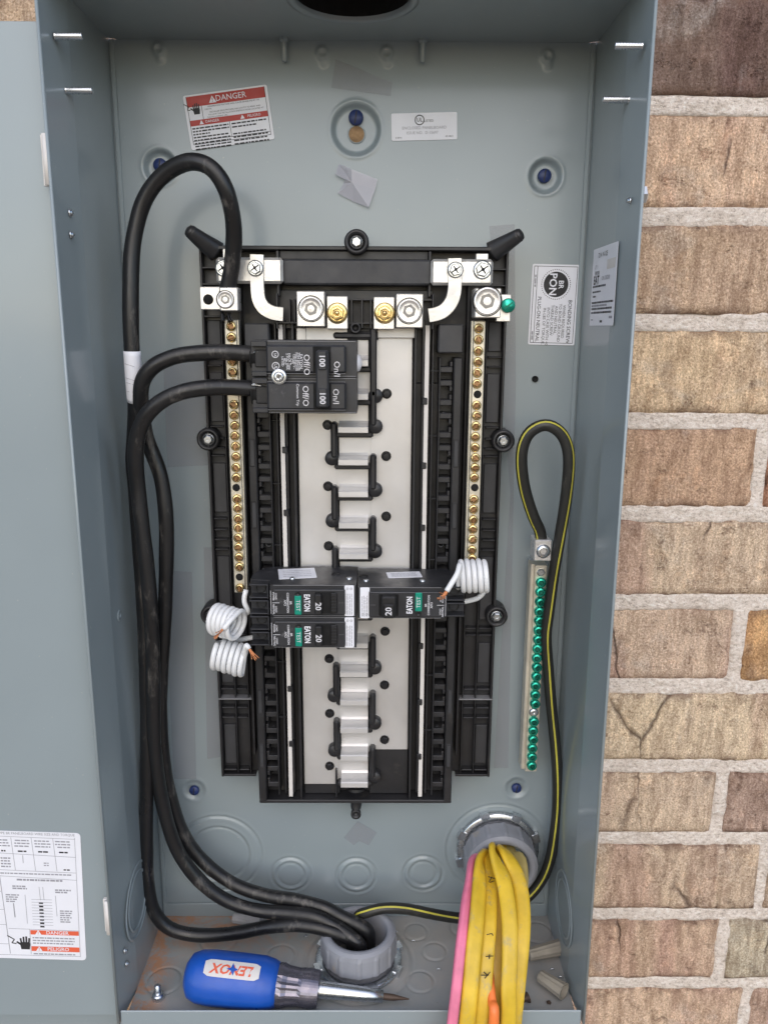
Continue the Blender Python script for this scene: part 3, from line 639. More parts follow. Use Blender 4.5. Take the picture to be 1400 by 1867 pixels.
# ================================================================== PANEL INTERIOR (bus assembly)
pi=thing('panelboard_interior','black plastic panelboard interior with aluminium bus bars and brass neutral screws inside the box','panelboard',(0,-.004,.139))
def part(mb,name,mats,parent=None,kind=None):
    o=mb.build(name,mats,kind=kind);par=parent or pi;o.parent=par
    o.matrix_parent_inverse=par.matrix_world.inverted() if par.type!='EMPTY' or par.parent else Matrix.Translation(par.location).inverted()
    return o
X0=.001
def sx(s,a):return X0+s*a
# base tray
mb=MB();mb.box(sx(-1,.1175),sx(1,.1175),.004,.012,.157,.601,.001);mb.box(sx(-1,.0822),sx(1,.0822),.0041,.016,.1393,.5,.001)
for s in (-1,1):
    mb.box(sx(s,.1175),sx(s,.1155),.012,.021,.157,.600,.0005);mb.box(sx(s,.1155),sx(s,.0875),.012,.020,.157,.159,.0004)
    mb.box(sx(s,.0885),sx(s,.0865),.012,.024,.18,.585,.0004);mb.box(sx(s,.1035),sx(s,.1025),.012,.0195,.16,.59,.0003)
    mb.box(sx(s,.0925),sx(s,.0915),.012,.0195,.16,.54,.0003)
part(mb,'base_tray','black');mb=MB();mb.box(sx(-1,.0832),sx(1,.0832),.0162,.0325,.1385,.1416,.0006);part(mb,'bottom_edge','black')
# horizontal ribs of the outer wings
def rib(s,x0,x1,z,t=.0014):
    mb=MB();mb.box(sx(s,x0),sx(s,x1),.012,.0190,z-t/2,z+t/2,.0005);part(mb,'rib','black')
for py in (650,668,779,800,818,832,947,967,985,1003,1146,1158,1257,1291,1309,1404):
    z=Z(py,.019)
    for s in (-1,1):rib(s,.1042,.1152,z);rib(s,.0930,.1020,z,.0012)
for s in (-1,1):
    z=Z(1275,.021);mb=MB();mb.box(sx(s,.1174),sx(s,.0878),.0125,.0212,z-.0005,z+.0005,.0002);part(mb,'tray_joint','edge')
# moulded wing panels between the ribs (raised pads)
for s in (-1,1):
    for a,b in ((585,640),(680,770),(845,935),(1015,1130),(1172,1245),(1322,1392)):
        mb=MB();mb.box(sx(s,.1150),sx(s,.1045),.012,.0148,Z(b,.015),Z(a,.015),.0006);part(mb,'wing_pad','blackmatte')
# top head: shelf and grey cross bar
zt_=.601;mb=MB();mb.box(sx(-1,.108),sx(1,.108),.012,.030,.5985,.6015,.0006);mb.box(sx(-1,.056),sx(1,.056),.012,.026,.592,.5984,.0005)
mb.box(sx(-1,.058),sx(-1,.056),.012,.031,.565,.598,.0004);mb.box(sx(1,.056),sx(1,.058),.012,.031,.565,.598,.0004)
part(mb,'top_shelf','black')
mb=MB();mb.box(X(515,495,.034),X(786,495,.034),.016,.034,Z(519,.034),Z(473,.034),.0012);part(mb,'cross_bar','blackmatte')
for s in (-1,1):
    for q in (.586,.574,.562,.55):mb=MB();mb.box(sx(s,.1155),sx(s,.0985),.012,.022,q-.0006,q+.0006,.0003);part(mb,'head_rib','black')
# horns (lifting ears) at the top corners
for s,pts in ((-1,((396,459),(370,440),(346,421))),(1,((897,459),(923,443),(947,428)))):
    P=[W(a,b,d) for (a,b),d in zip(pts,(.024,.030,.036))];mb=MB();Ph=spline(P,.002);mb.tube(Ph,np.linspace(.0082,.0050,len(Ph)),10,prof=(.8,1));
    mb.lathe([(.0046,0),(.0042,.0014),(.0025,.0022),(0,.0024)],P[-1],P[-1]-P[-2],12);part(mb,'lifting_ear','black')
# screw ears
def ear(px,py,name='mounting_ear'):
    d_e=.0330 if px==650 else .0225;p=W(px,py,d_e);mb=MB();mb.lathe([(.0092,-.016),(.0092,.0),(.0082,.002),(.0066,.0022),(.0060,-.002),(.0,-.002)],p,(0,-1,0),28);o=part(mb,name,'black')
    mb=MB();q=p+np.array((0,.0012,0));mb.lathe([(.0050,0),(.0050,.0008),(.0040,.0012)],q,(0,-1,0),20,cap=False);mb.lathe([(.0038,.0010),(.0038,.0032),(.0030,.0038),(.0012,.0038),(.0010,.0028),(0,.0028)],q,(0,-1,0),6,smooth=False,ang0=random.random())
    part(mb,'ear_screw','zinc',None);return o
for a in ((650,441),(380,801),(917,804),(905,1124),(386,1122)):ear(*a)
# connections of ears to tray
for px,py,s in ((380,801,-1),(917,804,1),(905,1124,1),(386,1122,-1)):
    p=W(px,py,.01);mb=MB();p=W(px,py,.0225);mb.box(p[0],sx(s,.114),.006,.014,p[2]-.006,p[2]+.006,.0005);part(mb,'ear_bracket','black')
p=W(650,441,.033);mb=MB();mb.box(p[0]-.006,p[0]+.006,.006,.020,.598,p[2],.0005)
part(mb,'ear_bracket','black')
# bottom foot
p=W(649,1462,.02);mb=MB();mb.lathe([(.0095,0),(.0088,.006),(.0050,.013),(.0045,.018)],(p[0],-.012,.1410),(0,-.35,-1),18)
part(mb,'bottom_foot','black')
p=W(649,1481,.018);mb=MB();mb.lathe([(.0045,0),(.0045,.004),(.0026,.0042),(.0024,.001),(0,.001)],p,(0,-1,0),16);part(mb,'foot_eyelet','black')
# centre channel walls, rails
for s in (-1,1):
    mb=MB();mb.box(sx(s,.0462),sx(s,.0480),.012,.030,.141,.547,.0004);mb.box(sx(s,.0525),sx(s,.0545),.012,.026,.145,.548,.0004);mb.box(sx(s,.0600),sx(s,.0615),.012,.027,.145,.545,.0004);part(mb,'channel_wall','black')
    mb=MB();mb.box(sx(s,.0765),sx(s,.0830),.012,.034,.142,.520,.0008);mb.box(sx(s,.0655),sx(s,.0668),.012,.030,.145,.520,.0004);part(mb,'clip_rail','black')
    mb=MB();mb.box(sx(s,.0640),sx(s,.0830),.013,.036,.5235,.545,.0010);part(mb,'rail_cap','blackmatte')
# teeth of the clip rails: one mesh, shared
mb=MB();mb.box(-.0048,.0048,.0,.0165,-.0022,.0022,.0005);mb.box(.0026,.0048,.0,.0165,-.0062,-.0023,.0004);o=mb.build('rail_tooth','black')
mb=MB();mb.box(-.0048,.0048,.0,.0165,-.0022,.0022,.0005);mb.box(.0026,.0048,.0,.0165,.0023,.0062,.0004);o2=mb.build('rail_tooth','black')
me1,me2=o.data,o2.data;bpy.data.objects.remove(o);bpy.data.objects.remove(o2)
zt0=.512;k=0
while zt0-k*.0127>.150:
    z=zt0-k*.0127
    for s in (-1,1):
        q=bpy.data.objects.new('rail_tooth',me1 if k%2 else me2);COL.objects.link(q);q.parent=pi;q.matrix_parent_inverse=Matrix.Translation(pi.location).inverted()
        q.location=(sx(s,.0712),-.0135,z+(.0012 if k%2 else -.0012));q.scale=(s,1,1)
    k+=1
# rounded slots beside the rails
for s in (-1,1):
    for z in (.446,.346+.05,.235,.185):
        mb=MB();mb.box(sx(s,.0776),sx(s,.0818),.0335,.0345,z-.011,z+.011,.0004);mb.box(sx(s,.0782),sx(s,.0812),.0346,.0349,z-.010,z+.010,.0001,mat=1);part(mb,'rail_slot',['black','blackmatte'])
    for z in (.475,.370,.2055):
        mb=MB();mb.lathe([(.0030,0),(.0030,.006),(.0017,.0062),(.0015,.001),(0,.001)],(sx(s,.0700),-.020,z),(0,-1,0),14);part(mb,'rail_eyelet','black')
# cream neutral strips with clips
for s in (-1,1):
    mb=MB();zb_,zt2=.1430,.5440;xm=sx(s,.0562);n=46;Pt=[]
    wv=[xm+.00025*math.sin(i*.14)*1 for i in range(n)]
    for i in range(n-1):
        za,zb2=zb_+(zt2-zb_)*i/(n-1),zb_+(zt2-zb_)*(i+1)/(n-1);hw=.0016
        a=[(wv[i]-hw,-.0290,za),(wv[i]+hw,-.0290,za),(wv[i+1]+hw,-.0290,zb2),(wv[i+1]-hw,-.0290,zb2)];b=[(x,-.018,z) for x,_,z in a]
        mb.add(a+b,[(0,1,2,3),(1,5,6,2),(4,0,3,7)])
    part(mb,'neutral_strip','cream')
    for z in [.4865-.0508*i+.012*(s<0) for i in range(7)]:
        mb=MB();mb.box(sx(s,.0562-.0034),sx(s,.0562+.0006),.022,.0305,z-.0026,z+.0026,.0005);part(mb,'strip_clip','black')
        mb=MB();mb.box(sx(s,.0590),sx(s,.0655),.022,.0262,z+.0225,z+.0235,.0003);part(mb,'strip_tie','black')
# bus plates
BD=.0240
zpl=(Z(1430,BD),Z(598,BD));zpr=(Z(1367,BD),Z(598,BD))
mb=MB();mb.box(sx(-1,.0448),-.0128+.0,.020,BD,zpl[0],zpl[1],.0006);part(mb,'bus_plate','busal')
mb=MB();mb.box(.0132,sx(1,.0452),.020,BD,zpr[0],zpr[1],.0006);part(mb,'bus_plate','busal')
mb=MB();mb.box(-.0127,.0131,.0165,.0205,.146,.548,.0004);part(mb,'bus_insulator','black')
# bus fingers and raised stabs, one per inch of height
z0=Z(733,.028);PI=.0254
zh=[z0-PI*i for i in range(-2,14)]
stabs=[]
for i,zt3 in enumerate(zh):
    if zt3-PI<.15:break
    side=1 if i%2 else -1;zb3=zt3-PI
    mb=MB();xa,xb=-.0112,.0118
    V=[];pr=[(zt3-.0024,BD+.0004),(zt3-.0150,BD+.0004),(zt3-.0168,BD+.0018),(zt3-.0172,BD+.0100),(zt3-.0176,BD+.0146),(zt3-.0184,BD+.0156),(zt3-.0224,BD+.0156),(zt3-.0230,BD+.0144),(zt3-.0233,BD-.002)]
    n=len(pr);back=[(z,d-.0015) for z,d in pr]
    V=[(xa,-d,z) for z,d in pr]+[(xb,-d,z) for z,d in pr];fs=[(j,j+1,n+j+1,n+j) for j in range(n-1)]
    V+=[(xa,-.0200,z) for z,d in pr]+[(xb,-.0200,z) for z,d in pr]
    fs+=[(j,2*n+j,2*n+j+1,j+1) for j in range(n-1)]+[(n+j,n+j+1,3*n+j+1,3*n+j) for j in range(n-1)]+[(n-1,3*n-1+0,4*n-1,2*n-1)]
    mb.add(V,fs,0,False)
    for q_ in range(1,n-1):mb.m[q_]=1
    # tongue that ties the stab to its own bus plate
    if side>0:mb.box(xb-.0004,.0140,.0195,BD+.0003,zb3+.0026,zt3-.0026,.0001)
    else:mb.box(-.0136,xa+.0004,.0195,BD+.0003,zb3+.0026,zt3-.0026,.0001)
    part(mb,'bus_stab',['busal','stab'])
# serpentine insulating barrier: bars with bulbs on alternating sides, joined by crosspieces
def bar(px,py0,py1,bulb):
    mb=MB();s=1 if px>650 else -1;za,zb4=Z(py0,.030),Z(py1,.030);x=X(px,(py0+py1)/2,.030)
    x=.0152 if s>0 else -.0142
    mb.box(x-.0020,x+.0020,.021,.0315,zb4,za,.0012);
    if bulb:
        mb.lathe([(.0052,0),(.0052,.0052),(.0046,.0062),(0,.0064)],(x+s*.0018,-.0238,zb4+.0005),(0,-1,0),20)
    part(mb,'barrier_post','black')
for k in range(0,8):
    zr=zh[2]+.0100-k*2*PI            # right-hand bars
    if zr-.03>.15:
        for px,off in ((682,0),(618,-PI)):
            if zr+off-.03<.143:continue
            s=1 if px>650 else -1;x=.0158 if s>0 else -.0150;mb=MB();mb.box(x-.0026,x+.0026,.021,.0322,zr+off-.0285,zr+off,.0016)
            mb.lathe([(.0056,0),(.0056,.0060),(.0048,.0070),(0,.0072)],(x+s*.0018,-.0238,zr+off-.0290),(0,-1,0),22);part(mb,'barrier_post','black')
mb=MB();x=.0158;mb.box(x-.0026,x+.0026,.021,.0322,zh[1]-.021,Z(598,.03),.0012);mb.lathe([(.0056,0),(.0056,.0060),(.0048,.0070),(0,.0072)],(x+.0018,-.0238,zh[1]-.0205+.0),(0,-1,0),22);part(mb,'barrier_post','black')
for i,z in enumerate(zh):
    if z<.15:break
    mb=MB();mb.box(-.0150,.0158,.021,.0300,z-.0024,z+.0024,.0014);part(mb,'barrier_crosspiece','black')
# lower black skirt and divider wall
mb=MB();mb.box(.0132,sx(1,.0455),.0165,.0225,.142,zpr[0]-.0004,.0005);part(mb,'lower_skirt','black');mb=MB();mb.box(sx(-1,.0448),-.0128,.0165,.0225,.142,zpl[0]-.0004,.0005);part(mb,'lower_skirt','black');mb=MB();mb.box(-.0165,-.0150,.021,.028,.1385,.168,.0004);part(mb,'divider_fin','black')
# black bus screws
mbx=MB();mbx.lathe([(.0040,0),(.0040,.0010)],(0,0,0),(0,-1,0),16);mbx.lathe([(.0033,.0008),(.0033,.0030),(.0026,.0036),(0,.0037)],(0,0,0),(0,-1,0),6,smooth=False);q0=mbx.build('bus_screw','hexblk',pi);first=True
for px,py in ((705,718),(597,775),(704,832),(598,887),(704,942),(599,996),(702,1152),(701,1250),(701,1350),(600,1202),(601,1302),(601,1398)):
    p=W(px,py,BD+.002);q=q0 if first else q0.copy()
    if not first:COL.objects.link(q)
    q.parent=pi;q.matrix_parent_inverse=Matrix.Translation(pi.location).inverted();q.location=(p[0],-BD,p[2]);q.rotation_euler=(0,random.random(),0);first=False
# top moulding between the line lugs
mb=MB();xl,xr=X(505,560,.03),X(790,560,.03)
mb.box(xl,xr,.012,.022,Z(600,.03),Z(528,.03),.0005)
mb.box(xl,xl+.0014,.022,.036,Z(600,.03),Z(535,.03),.0004);mb.box(xr-.0014,xr,.022,.036,Z(600,.03),Z(535,.03),.0004)
for px in (641,660,676):x=X(px,570,.034);mb.box(x-.0006,x+.0006,.022,.034,Z(598,.034),Z(546,.034),.0002)
for py in (546,589):mb.box(X(636,570,.034),X(681,570,.034),.022,.0335,Z(py,.034)-.0006,Z(py,.034)+.0006,.0002)
for px in (528,537):x=X(px,570,.034);mb.box(x-.0005,x+.0005,.022,.034,Z(590,.034),Z(546,.034),.0002)
mb.box(xl,X(541,570,.034),.022,.0335,Z(589,.034)-.0006,Z(589,.034)+.0006,.0002);mb.box(X(770,570,.034),xr,.022,.0335,Z(546,.034)-.0006,Z(546,.034)+.0006,.0002)
part(mb,'lug_moulding','black')
p=W(648,598,.034);mb=MB();mb.lathe([(.0040,0),(.0040,.010),(.0026,.0102),(.0024,.004),(0,.004)],p+np.array((0,.010,0)),(0,-1,0),20);part(mb,'moulding_eyelet','black')
mb=MB();mb.box(X(630,610,.03),X(690,610,.03),.021,.027,Z(620,.03),Z(604,.03),.0005);part(mb,'moulding_lip','black')
# line lugs
def lug(x0,x1,y0,y1,d0,d1,sr,name='line_lug',mat='lug',screw='lug',cx=None,cy=None,parent=None):
    ym=(y0+y1)/2;mb=MB();xa,xb=X(x0,ym,d1),X(x1,ym,d1);za,zb5=Z(y1,d1),Z(y0,d1);mb.box(xa,xb,d0,d1,za,zb5,.0006);o=part(mb,name,mat,parent)
    px,py=cx or (x0+x1)/2,cy or ym;p=W(px,py,d1);mb=MB()
    mb.lathe([(sr*1.10,.0),(sr*1.10,.0003),(sr*1.03,.00035),(sr*1.01,-.0003)],p,(0,-1,0),32,mat=1,cap=False)
    mb.lathe([(sr,.0),(sr*.97,.0008),(sr*.86,.0009),(sr*.80,.0004),(sr*.56,.0004)],p,(0,-1,0),32,cap=False)
    mb.v=mb.v[:len(mb.v)];mb.lathe([(sr*.56,.00045),(sr*.0,.00045)],p,(0,-1,0),6,smooth=False,ang0=.3,mat=2);mb.lathe([(sr*.30,.0005),(0,.0006)],p,(0,-1,0),10,mat=0)
    s_=part(mb,'lug_screw',[screw,'dark','socket'],o);return o
lug(541,592,531,596,.024,.046,.0088,cx=567,cy=563);lug(722,771,535,597,.024,.046,.0088,cx=746,cy=567)
def brassplate(x0,x1,y0,y1,cx,cy):
    d1=.040;mb=MB();ym=(y0+y1)/2;mb.box(X(x0,ym,d1),X(x1,ym,d1),.024,d1,Z(y1,d1),Z(y0,d1),.0005);o=part(mb,'bus_terminal','lug')
    p=W(cx,cy,d1);mb=MB();mb.lathe([(.0078,0),(.0078,.0008),(.0070,.0016),(.0058,.0018)],p,(0,-1,0),28);mb.lathe([(.0056,.0016),(.0056,.0052),(.0050,.0060),(.0036,.0061)],p,(0,-1,0),6,smooth=False,ang0=.4,cap=False);mb.lathe([(.0036,.0061),(.0032,.0048),(.0018,.0046),(.0016,.0056),(0,.0058)],p,(0,-1,0),18);part(mb,'terminal_nut','brass',o)
brassplate(596,634,540,600,615,571);brassplate(681,719,541,600,701,571)
mb=MB();mb.box(X(558,610,.026),X(634,610,.026),.0242,.0272,Z(625,.026),Z(597,.026),.0005);part(mb,'bus_neck','busal');mb=MB();mb.box(X(688,605,.026),X(757,605,.026),.0242,.0272,Z(616,.026),Z(597,.026),.0005);part(mb,'bus_neck','busal')
# neutral cross bars (silver ends)
mb=MB();mb.box(X(394,495,.040),X(516,495,.040),.034,.0400,Z(518,.04),Z(470,.04),.0020);part(mb,'neutral_link','strap')
mb=MB();mb.box(X(785,495,.040),X(899,495,.040),.034,.0400,Z(519,.04),Z(471,.04),.0020);part(mb,'neutral_link','strap')
mb=MB();mb.box(X(868,466,.036),X(891,466,.036),.030,.0338,Z(474,.036),Z(460,.036),.0006);mb.box(X(405,462,.036),X(412,462,.036),.030,.0338,Z(474,.036),Z(454,.036),.0006);part(mb,'link_tab','strap')
# S shaped jumper straps
def strapS(pts,wd,d=.0425,name='jumper_strap'):
    P=np.array([W(a,b,d) for a,b in pts]);P=spline(P,.0018);T=np.gradient(P,axis=0);T/=np.linalg.norm(T,axis=1)[:,None];N=np.cross(T,(0,1,0));mb=MB();V=[];n=len(P)
    dd=np.array([(0,.0022,0)]);hw=wd/2
    for i in range(n):
        for off,dy in ((-hw,.0022),(-hw+.0004,0),(hw-.0004,0),(hw,.0004),(hw,.0022)):V.append(P[i]+N[i]*off+np.array((0,dy,0)))
    fs=[]
    for i in range(n-1):
        for k in range(4):fs.append((i*5+k,i*5+k+1,(i+1)*5+k+1,(i+1)*5+k))
    fs+=[(4,3,2,1,0),tuple((n-1)*5+k for k in range(5))]
    mb.add(V,fs,0,False);return part(mb,name,'strap')
strapS([(468,464),(468,495),(469,525),(472,548),(482,563),(498,571),(516,573)],.0103)
strapS([(829,471),(829,500),(829,525),(824,548),(810,566),(795,573),(782,575)],.0103)
mb=MB()
for dx,a in ((0,.3),(1,-.2)):
    pass
def hexs(px,py,d,r,parent=None,name='hex_screw'):
    p=W(px,py,d);mb=MB();mb.lathe([(r*1.18,0),(r*1.18,.0007),(r,.0012)],p,(0,-1,0),24);mb.lathe([(r*.92,.0008),(r*.92,.0034),(r*.8,.0042),(r*.25,.0042),(r*.2,.0026),(0,.0026)],p,(0,-1,0),6,smooth=False,ang0=random.random())
    f=Frame(p+np.array((0,-.0043,0)),(math.cos(.6),0,math.sin(.6)),(-math.sin(.6),0,math.cos(.6)));line(mb,f,(-r*.7,0),(r*.7,0),r*.18,1,.0001);line(mb,f,(0,-r*.6),(0,r*.6),r*.18,1,.0001);return part(mb,name,['zinc','ink'],parent)
hexs(466,489,.0428,.0050);hexs(830,492,.0428,.0050);hexs(879,492,.0402,.0058);hexs(408,489,.0402,.0052)
# neutral bars with their screws
mbs=MB();mbs.lathe([(.0037,0),(.0037,.0012),(.0034,.0022),(.0024,.0024)],(0,0,0),(0,-1,0),14,cap=False);mbs.lathe([(.0024,.0024),(.0019,.0012),(0,.0011)],(0,0,0),(0,-1,0),6,mat=1,smooth=False)
mbs.box(-.0006,.0006,.0009,.00255,-.0027,.0027,.0001,mat=1)
scr=mbs.build('terminal_screw',['brass','brassdark']);scrme=scr.data;bpy.data.objects.remove(scr)
def nbar(s,xc,ztop,zbot,pys,holes,cx):
    ND=.0440;mb=MB();mb.box(xc-.0045,xc+.0045,.034,ND,zbot,ztop,.0006);mb.box(xc+(.0046 if s<0 else -.0060),xc+(.0058 if s<0 else -.0046),.036,ND-.0012,zbot,ztop,.0003);o=part(mb,'neutral_bar','alum')
    for py in pys:
        q=bpy.data.objects.new('terminal_screw',scrme);COL.objects.link(q);q.parent=o;q.location=(xc-.0006*s+random.uniform(-.0002,.0002),-ND-random.uniform(0,.0009),Z(py,ND+.002,cx));q.rotation_euler=(random.uniform(-.10,.10),random.random()*6,random.uniform(-.14,.14));q.rotation_mode='YXZ'
    for py in holes:
        mb=MB();mb.lathe([(.0030,.0002),(.0027,.0003),(0,.00035)],(xc,-ND,Z(py,ND,cx)),(0,-1,0),18);h=mb.build('empty_hole','dark');h.parent=o
    return o
nbar(1,.0950,Z(585,.044,870),Z(1075,.044,862),[598.6,619,640,660,680,700,739,758,777,796.6,816,835,853,871,911,929,948,965,984,1003,1019],[719,889,1056],868)
nbar(-1,-.0905,Z(583,.044,415),Z(1081,.044,440),[595,615,636,659,679,699,738,757,776,795,814,833,853,871,910,927,946,963,981,998,1016,1034,1072],[889,1052],430)
# neutral lugs at the bar heads
o=lug(401,434,525,568,.044,.058,.0060,'neutral_lug',cx=411,cy=546)
d_=.046;mb=MB();mb.box(X(365,545,d_),X(402,545,d_),.040,d_,Z(566,d_),Z(524,d_),.0005);part(mb,'lug_tab','lug',None)
p=W(380,546,d_);mb=MB();mb.lathe([(.0038,.0002),(.0036,.0004),(0,.0004)],p,(0,-1,0),20);part(mb,'tab_hole','dark')
lug(866,913,524,578,.042,.064,.0098,'neutral_lug',cx=888,cy=549)
d_=.046;mb=MB();mb.box(X(905,560,d_),X(931,560,d_),.040,d_,Z(585,d_),Z(535,d_),.0005);part(mb,'lug_tab','lug')
p=W(925,557,d_);mb=MB();mb.lathe([(.0052,0),(.0052,.0035),(.0044,.0045),(.0,.0046)],p,(0,-1,0),20);f=flat(p[0],p[2],d_+.0047);line(mb,f,(-.003,-.002),(.003,.002),.0011,1,0);part(mb,'bonding_screw',['green','greendark'])
# ================================================================== BREAKERS
def bpart(mb,name,mats,par): 
    o=mb.build(name,mats);o.parent=par;o.matrix_parent_inverse=Matrix.Translation(par.location).inverted();return o
# two pole main breaker
BX0,BX1,BZ0,BZ1=-.0715,.0042,.4812,.5330;FD=.080
mbk=thing('main_breaker','large double pole 100 amp breaker with black cables entering its left side','circuit breaker',(BX0,-.026,BZ0))
zm=(BZ0+BZ1)/2
for s,(a,b) in enumerate(((zm+.0002,BZ1),(BZ0,zm-.0002))):
    mb=MB();mb.prism([(BX0+.001,.030),(BX1-.004,.030),(BX1,.040),(BX1,FD-.006),(BX0+.0120,FD-.006),(BX0+.0120,FD-.010),(BX0,FD-.010),(BX0,.046)],a,b)
    mb.box(X(486,690,FD),X(631,690,FD),FD-.0061,FD,a+.0030,b-.0030,.0014)
    mb.box(BX0+.0004,BX0+.0118,FD-.0101,FD-.004,a+.0004,a+.0040,.0005);mb.box(BX0+.0004,BX0+.0118,FD-.0101,FD-.004,b-.0044,b-.0004,.0005)
    bpart(mb,'pole_case','brk',mbk)
    mb=MB();c_=(a+b)/2;mb.lathe([(.0072,0),(.0072,.001),(.0060,.0012),(.0058,-.004)],(BX0-.0003,-FD+.0145,c_),(-1,0,0),20,mat=1);mb.box(BX0+.0025,BX0+.0115,FD-.0102,FD-.0085,c_-.0062,c_+.0062,.0006);bpart(mb,'wire_port',['brkdark','dark'],mbk)
xt0,xt1=X(577,690,FD+.004),X(600,690,FD+.004)
mb=MB()
for c_ in ((zm+BZ1)/2,(zm+BZ0)/2):mb.box(xt0-.0026,xt1+.0012,FD-.0003,FD+.0003,c_-.0098,c_+.0090,.0002)
bpart(mb,'toggle_slot','dark',mbk)
mb=MB();mb.box(xt0,xt1,FD+.0002,FD+.0085,BZ0+.0055,BZ1-.0065,.0012);
for c_ in ((zm+BZ1)/2,(zm+BZ0)/2):mb.box(xt0+.0016,xt1-.0014,FD+.0084,FD+.0098,c_-.0070,c_+.0062,.0008)
for c_ in ((zm+BZ1)/2-.0005,(zm+BZ0)/2-.0005):txt(mb,flat((xt0+xt1)/2,c_,FD+.0099),'100',0,0,.0058,-90,1,.0001,bold=.02)
bpart(mb,'toggle_handle',['brk','lightink'],mbk)
p=W(509,687,FD);mb=MB();mb.lathe([(.0056,0),(.0056,.0008),(.0048,.0012),(.0040,.0012)],p,(0,-1,0),26);mb.lathe([(.0038,.0010),(.0036,.0024),(.0026,.0030),(.0012,.0030),(.0008,.0016),(0,.0016)],p,(0,-1,0),18)
f=flat(p[0],p[2],FD+.0031);line(mb,f,(-.0022,-.0012),(.0022,.0012),.0008,1,0);line(mb,f,(.001,-.0022),(-.001,.0022),.0008,1,0);bpart(mb,'tie_screw',['zinc','socket'],mbk)
mb=MB();f=flat(0,0,FD+.0001)
def pt(t,px,py,s,rot=-90,mat=0,bold=.0):
    q=W(px,py,FD);txt(mb,f,t,q[0],q[2],s,rot,mat,.0001,bold=bold)
pt('On/I',614,673,.0061,bold=.005);pt('Off/O',559,665,.0061,bold=.005);pt('On/I',612,723,.0061,bold=.005);pt('Off/O',557,722,.0061,bold=.005)
for i,t in enumerate(('EATON','Type BR2100','Type BQ2100','120/240 V~','CTL','HACR Type','2 Pole 100A','40°C','LISTED')):pt(t,549-i*4.2,659,.0023 if i else .0031,bold=.01)
pt('UL',503,668,.0034);q=W(503,667,FD);ringf(mb,f,q[0],q[2],.0022,.0027,0);q=W(502,646,FD);ringf(mb,f,q[0],q[2],.0020,.0025,0);pt('SA',502,647,.0025);pt('LISTED',502,684,.0018)
pt('Common Trip',543,720,.0027,bold=.01)
bpart(mb,'face_print','lightink',mbk)
mb=MB();q=W(655,660,.05);mb.lathe([(.0065,0),(.0060,.0025),(.003,.004),(0,.0044)],(BX1-.001,-.055,W(655,662,.055)[2]),(1,0,0),18);bpart(mb,'white_plug','white',mbk)
mb=MB()
for z in (BZ0+.0006,zm-.0008,zm+.0008,BZ1-.0006):mb.box(BX0+.012,BX1-.0006,FD-.0060,FD-.0056,z-.00022,z+.00022,.0001)
for z in (zm-.0029,zm+.0029,BZ0+.0030):mb.box(X(487,690,FD),X(630,690,FD),FD-.0008,FD-.0002,z-.00012,z+.00012,.00005)
bpart(mb,'rubbed_edge','edge',mbk)
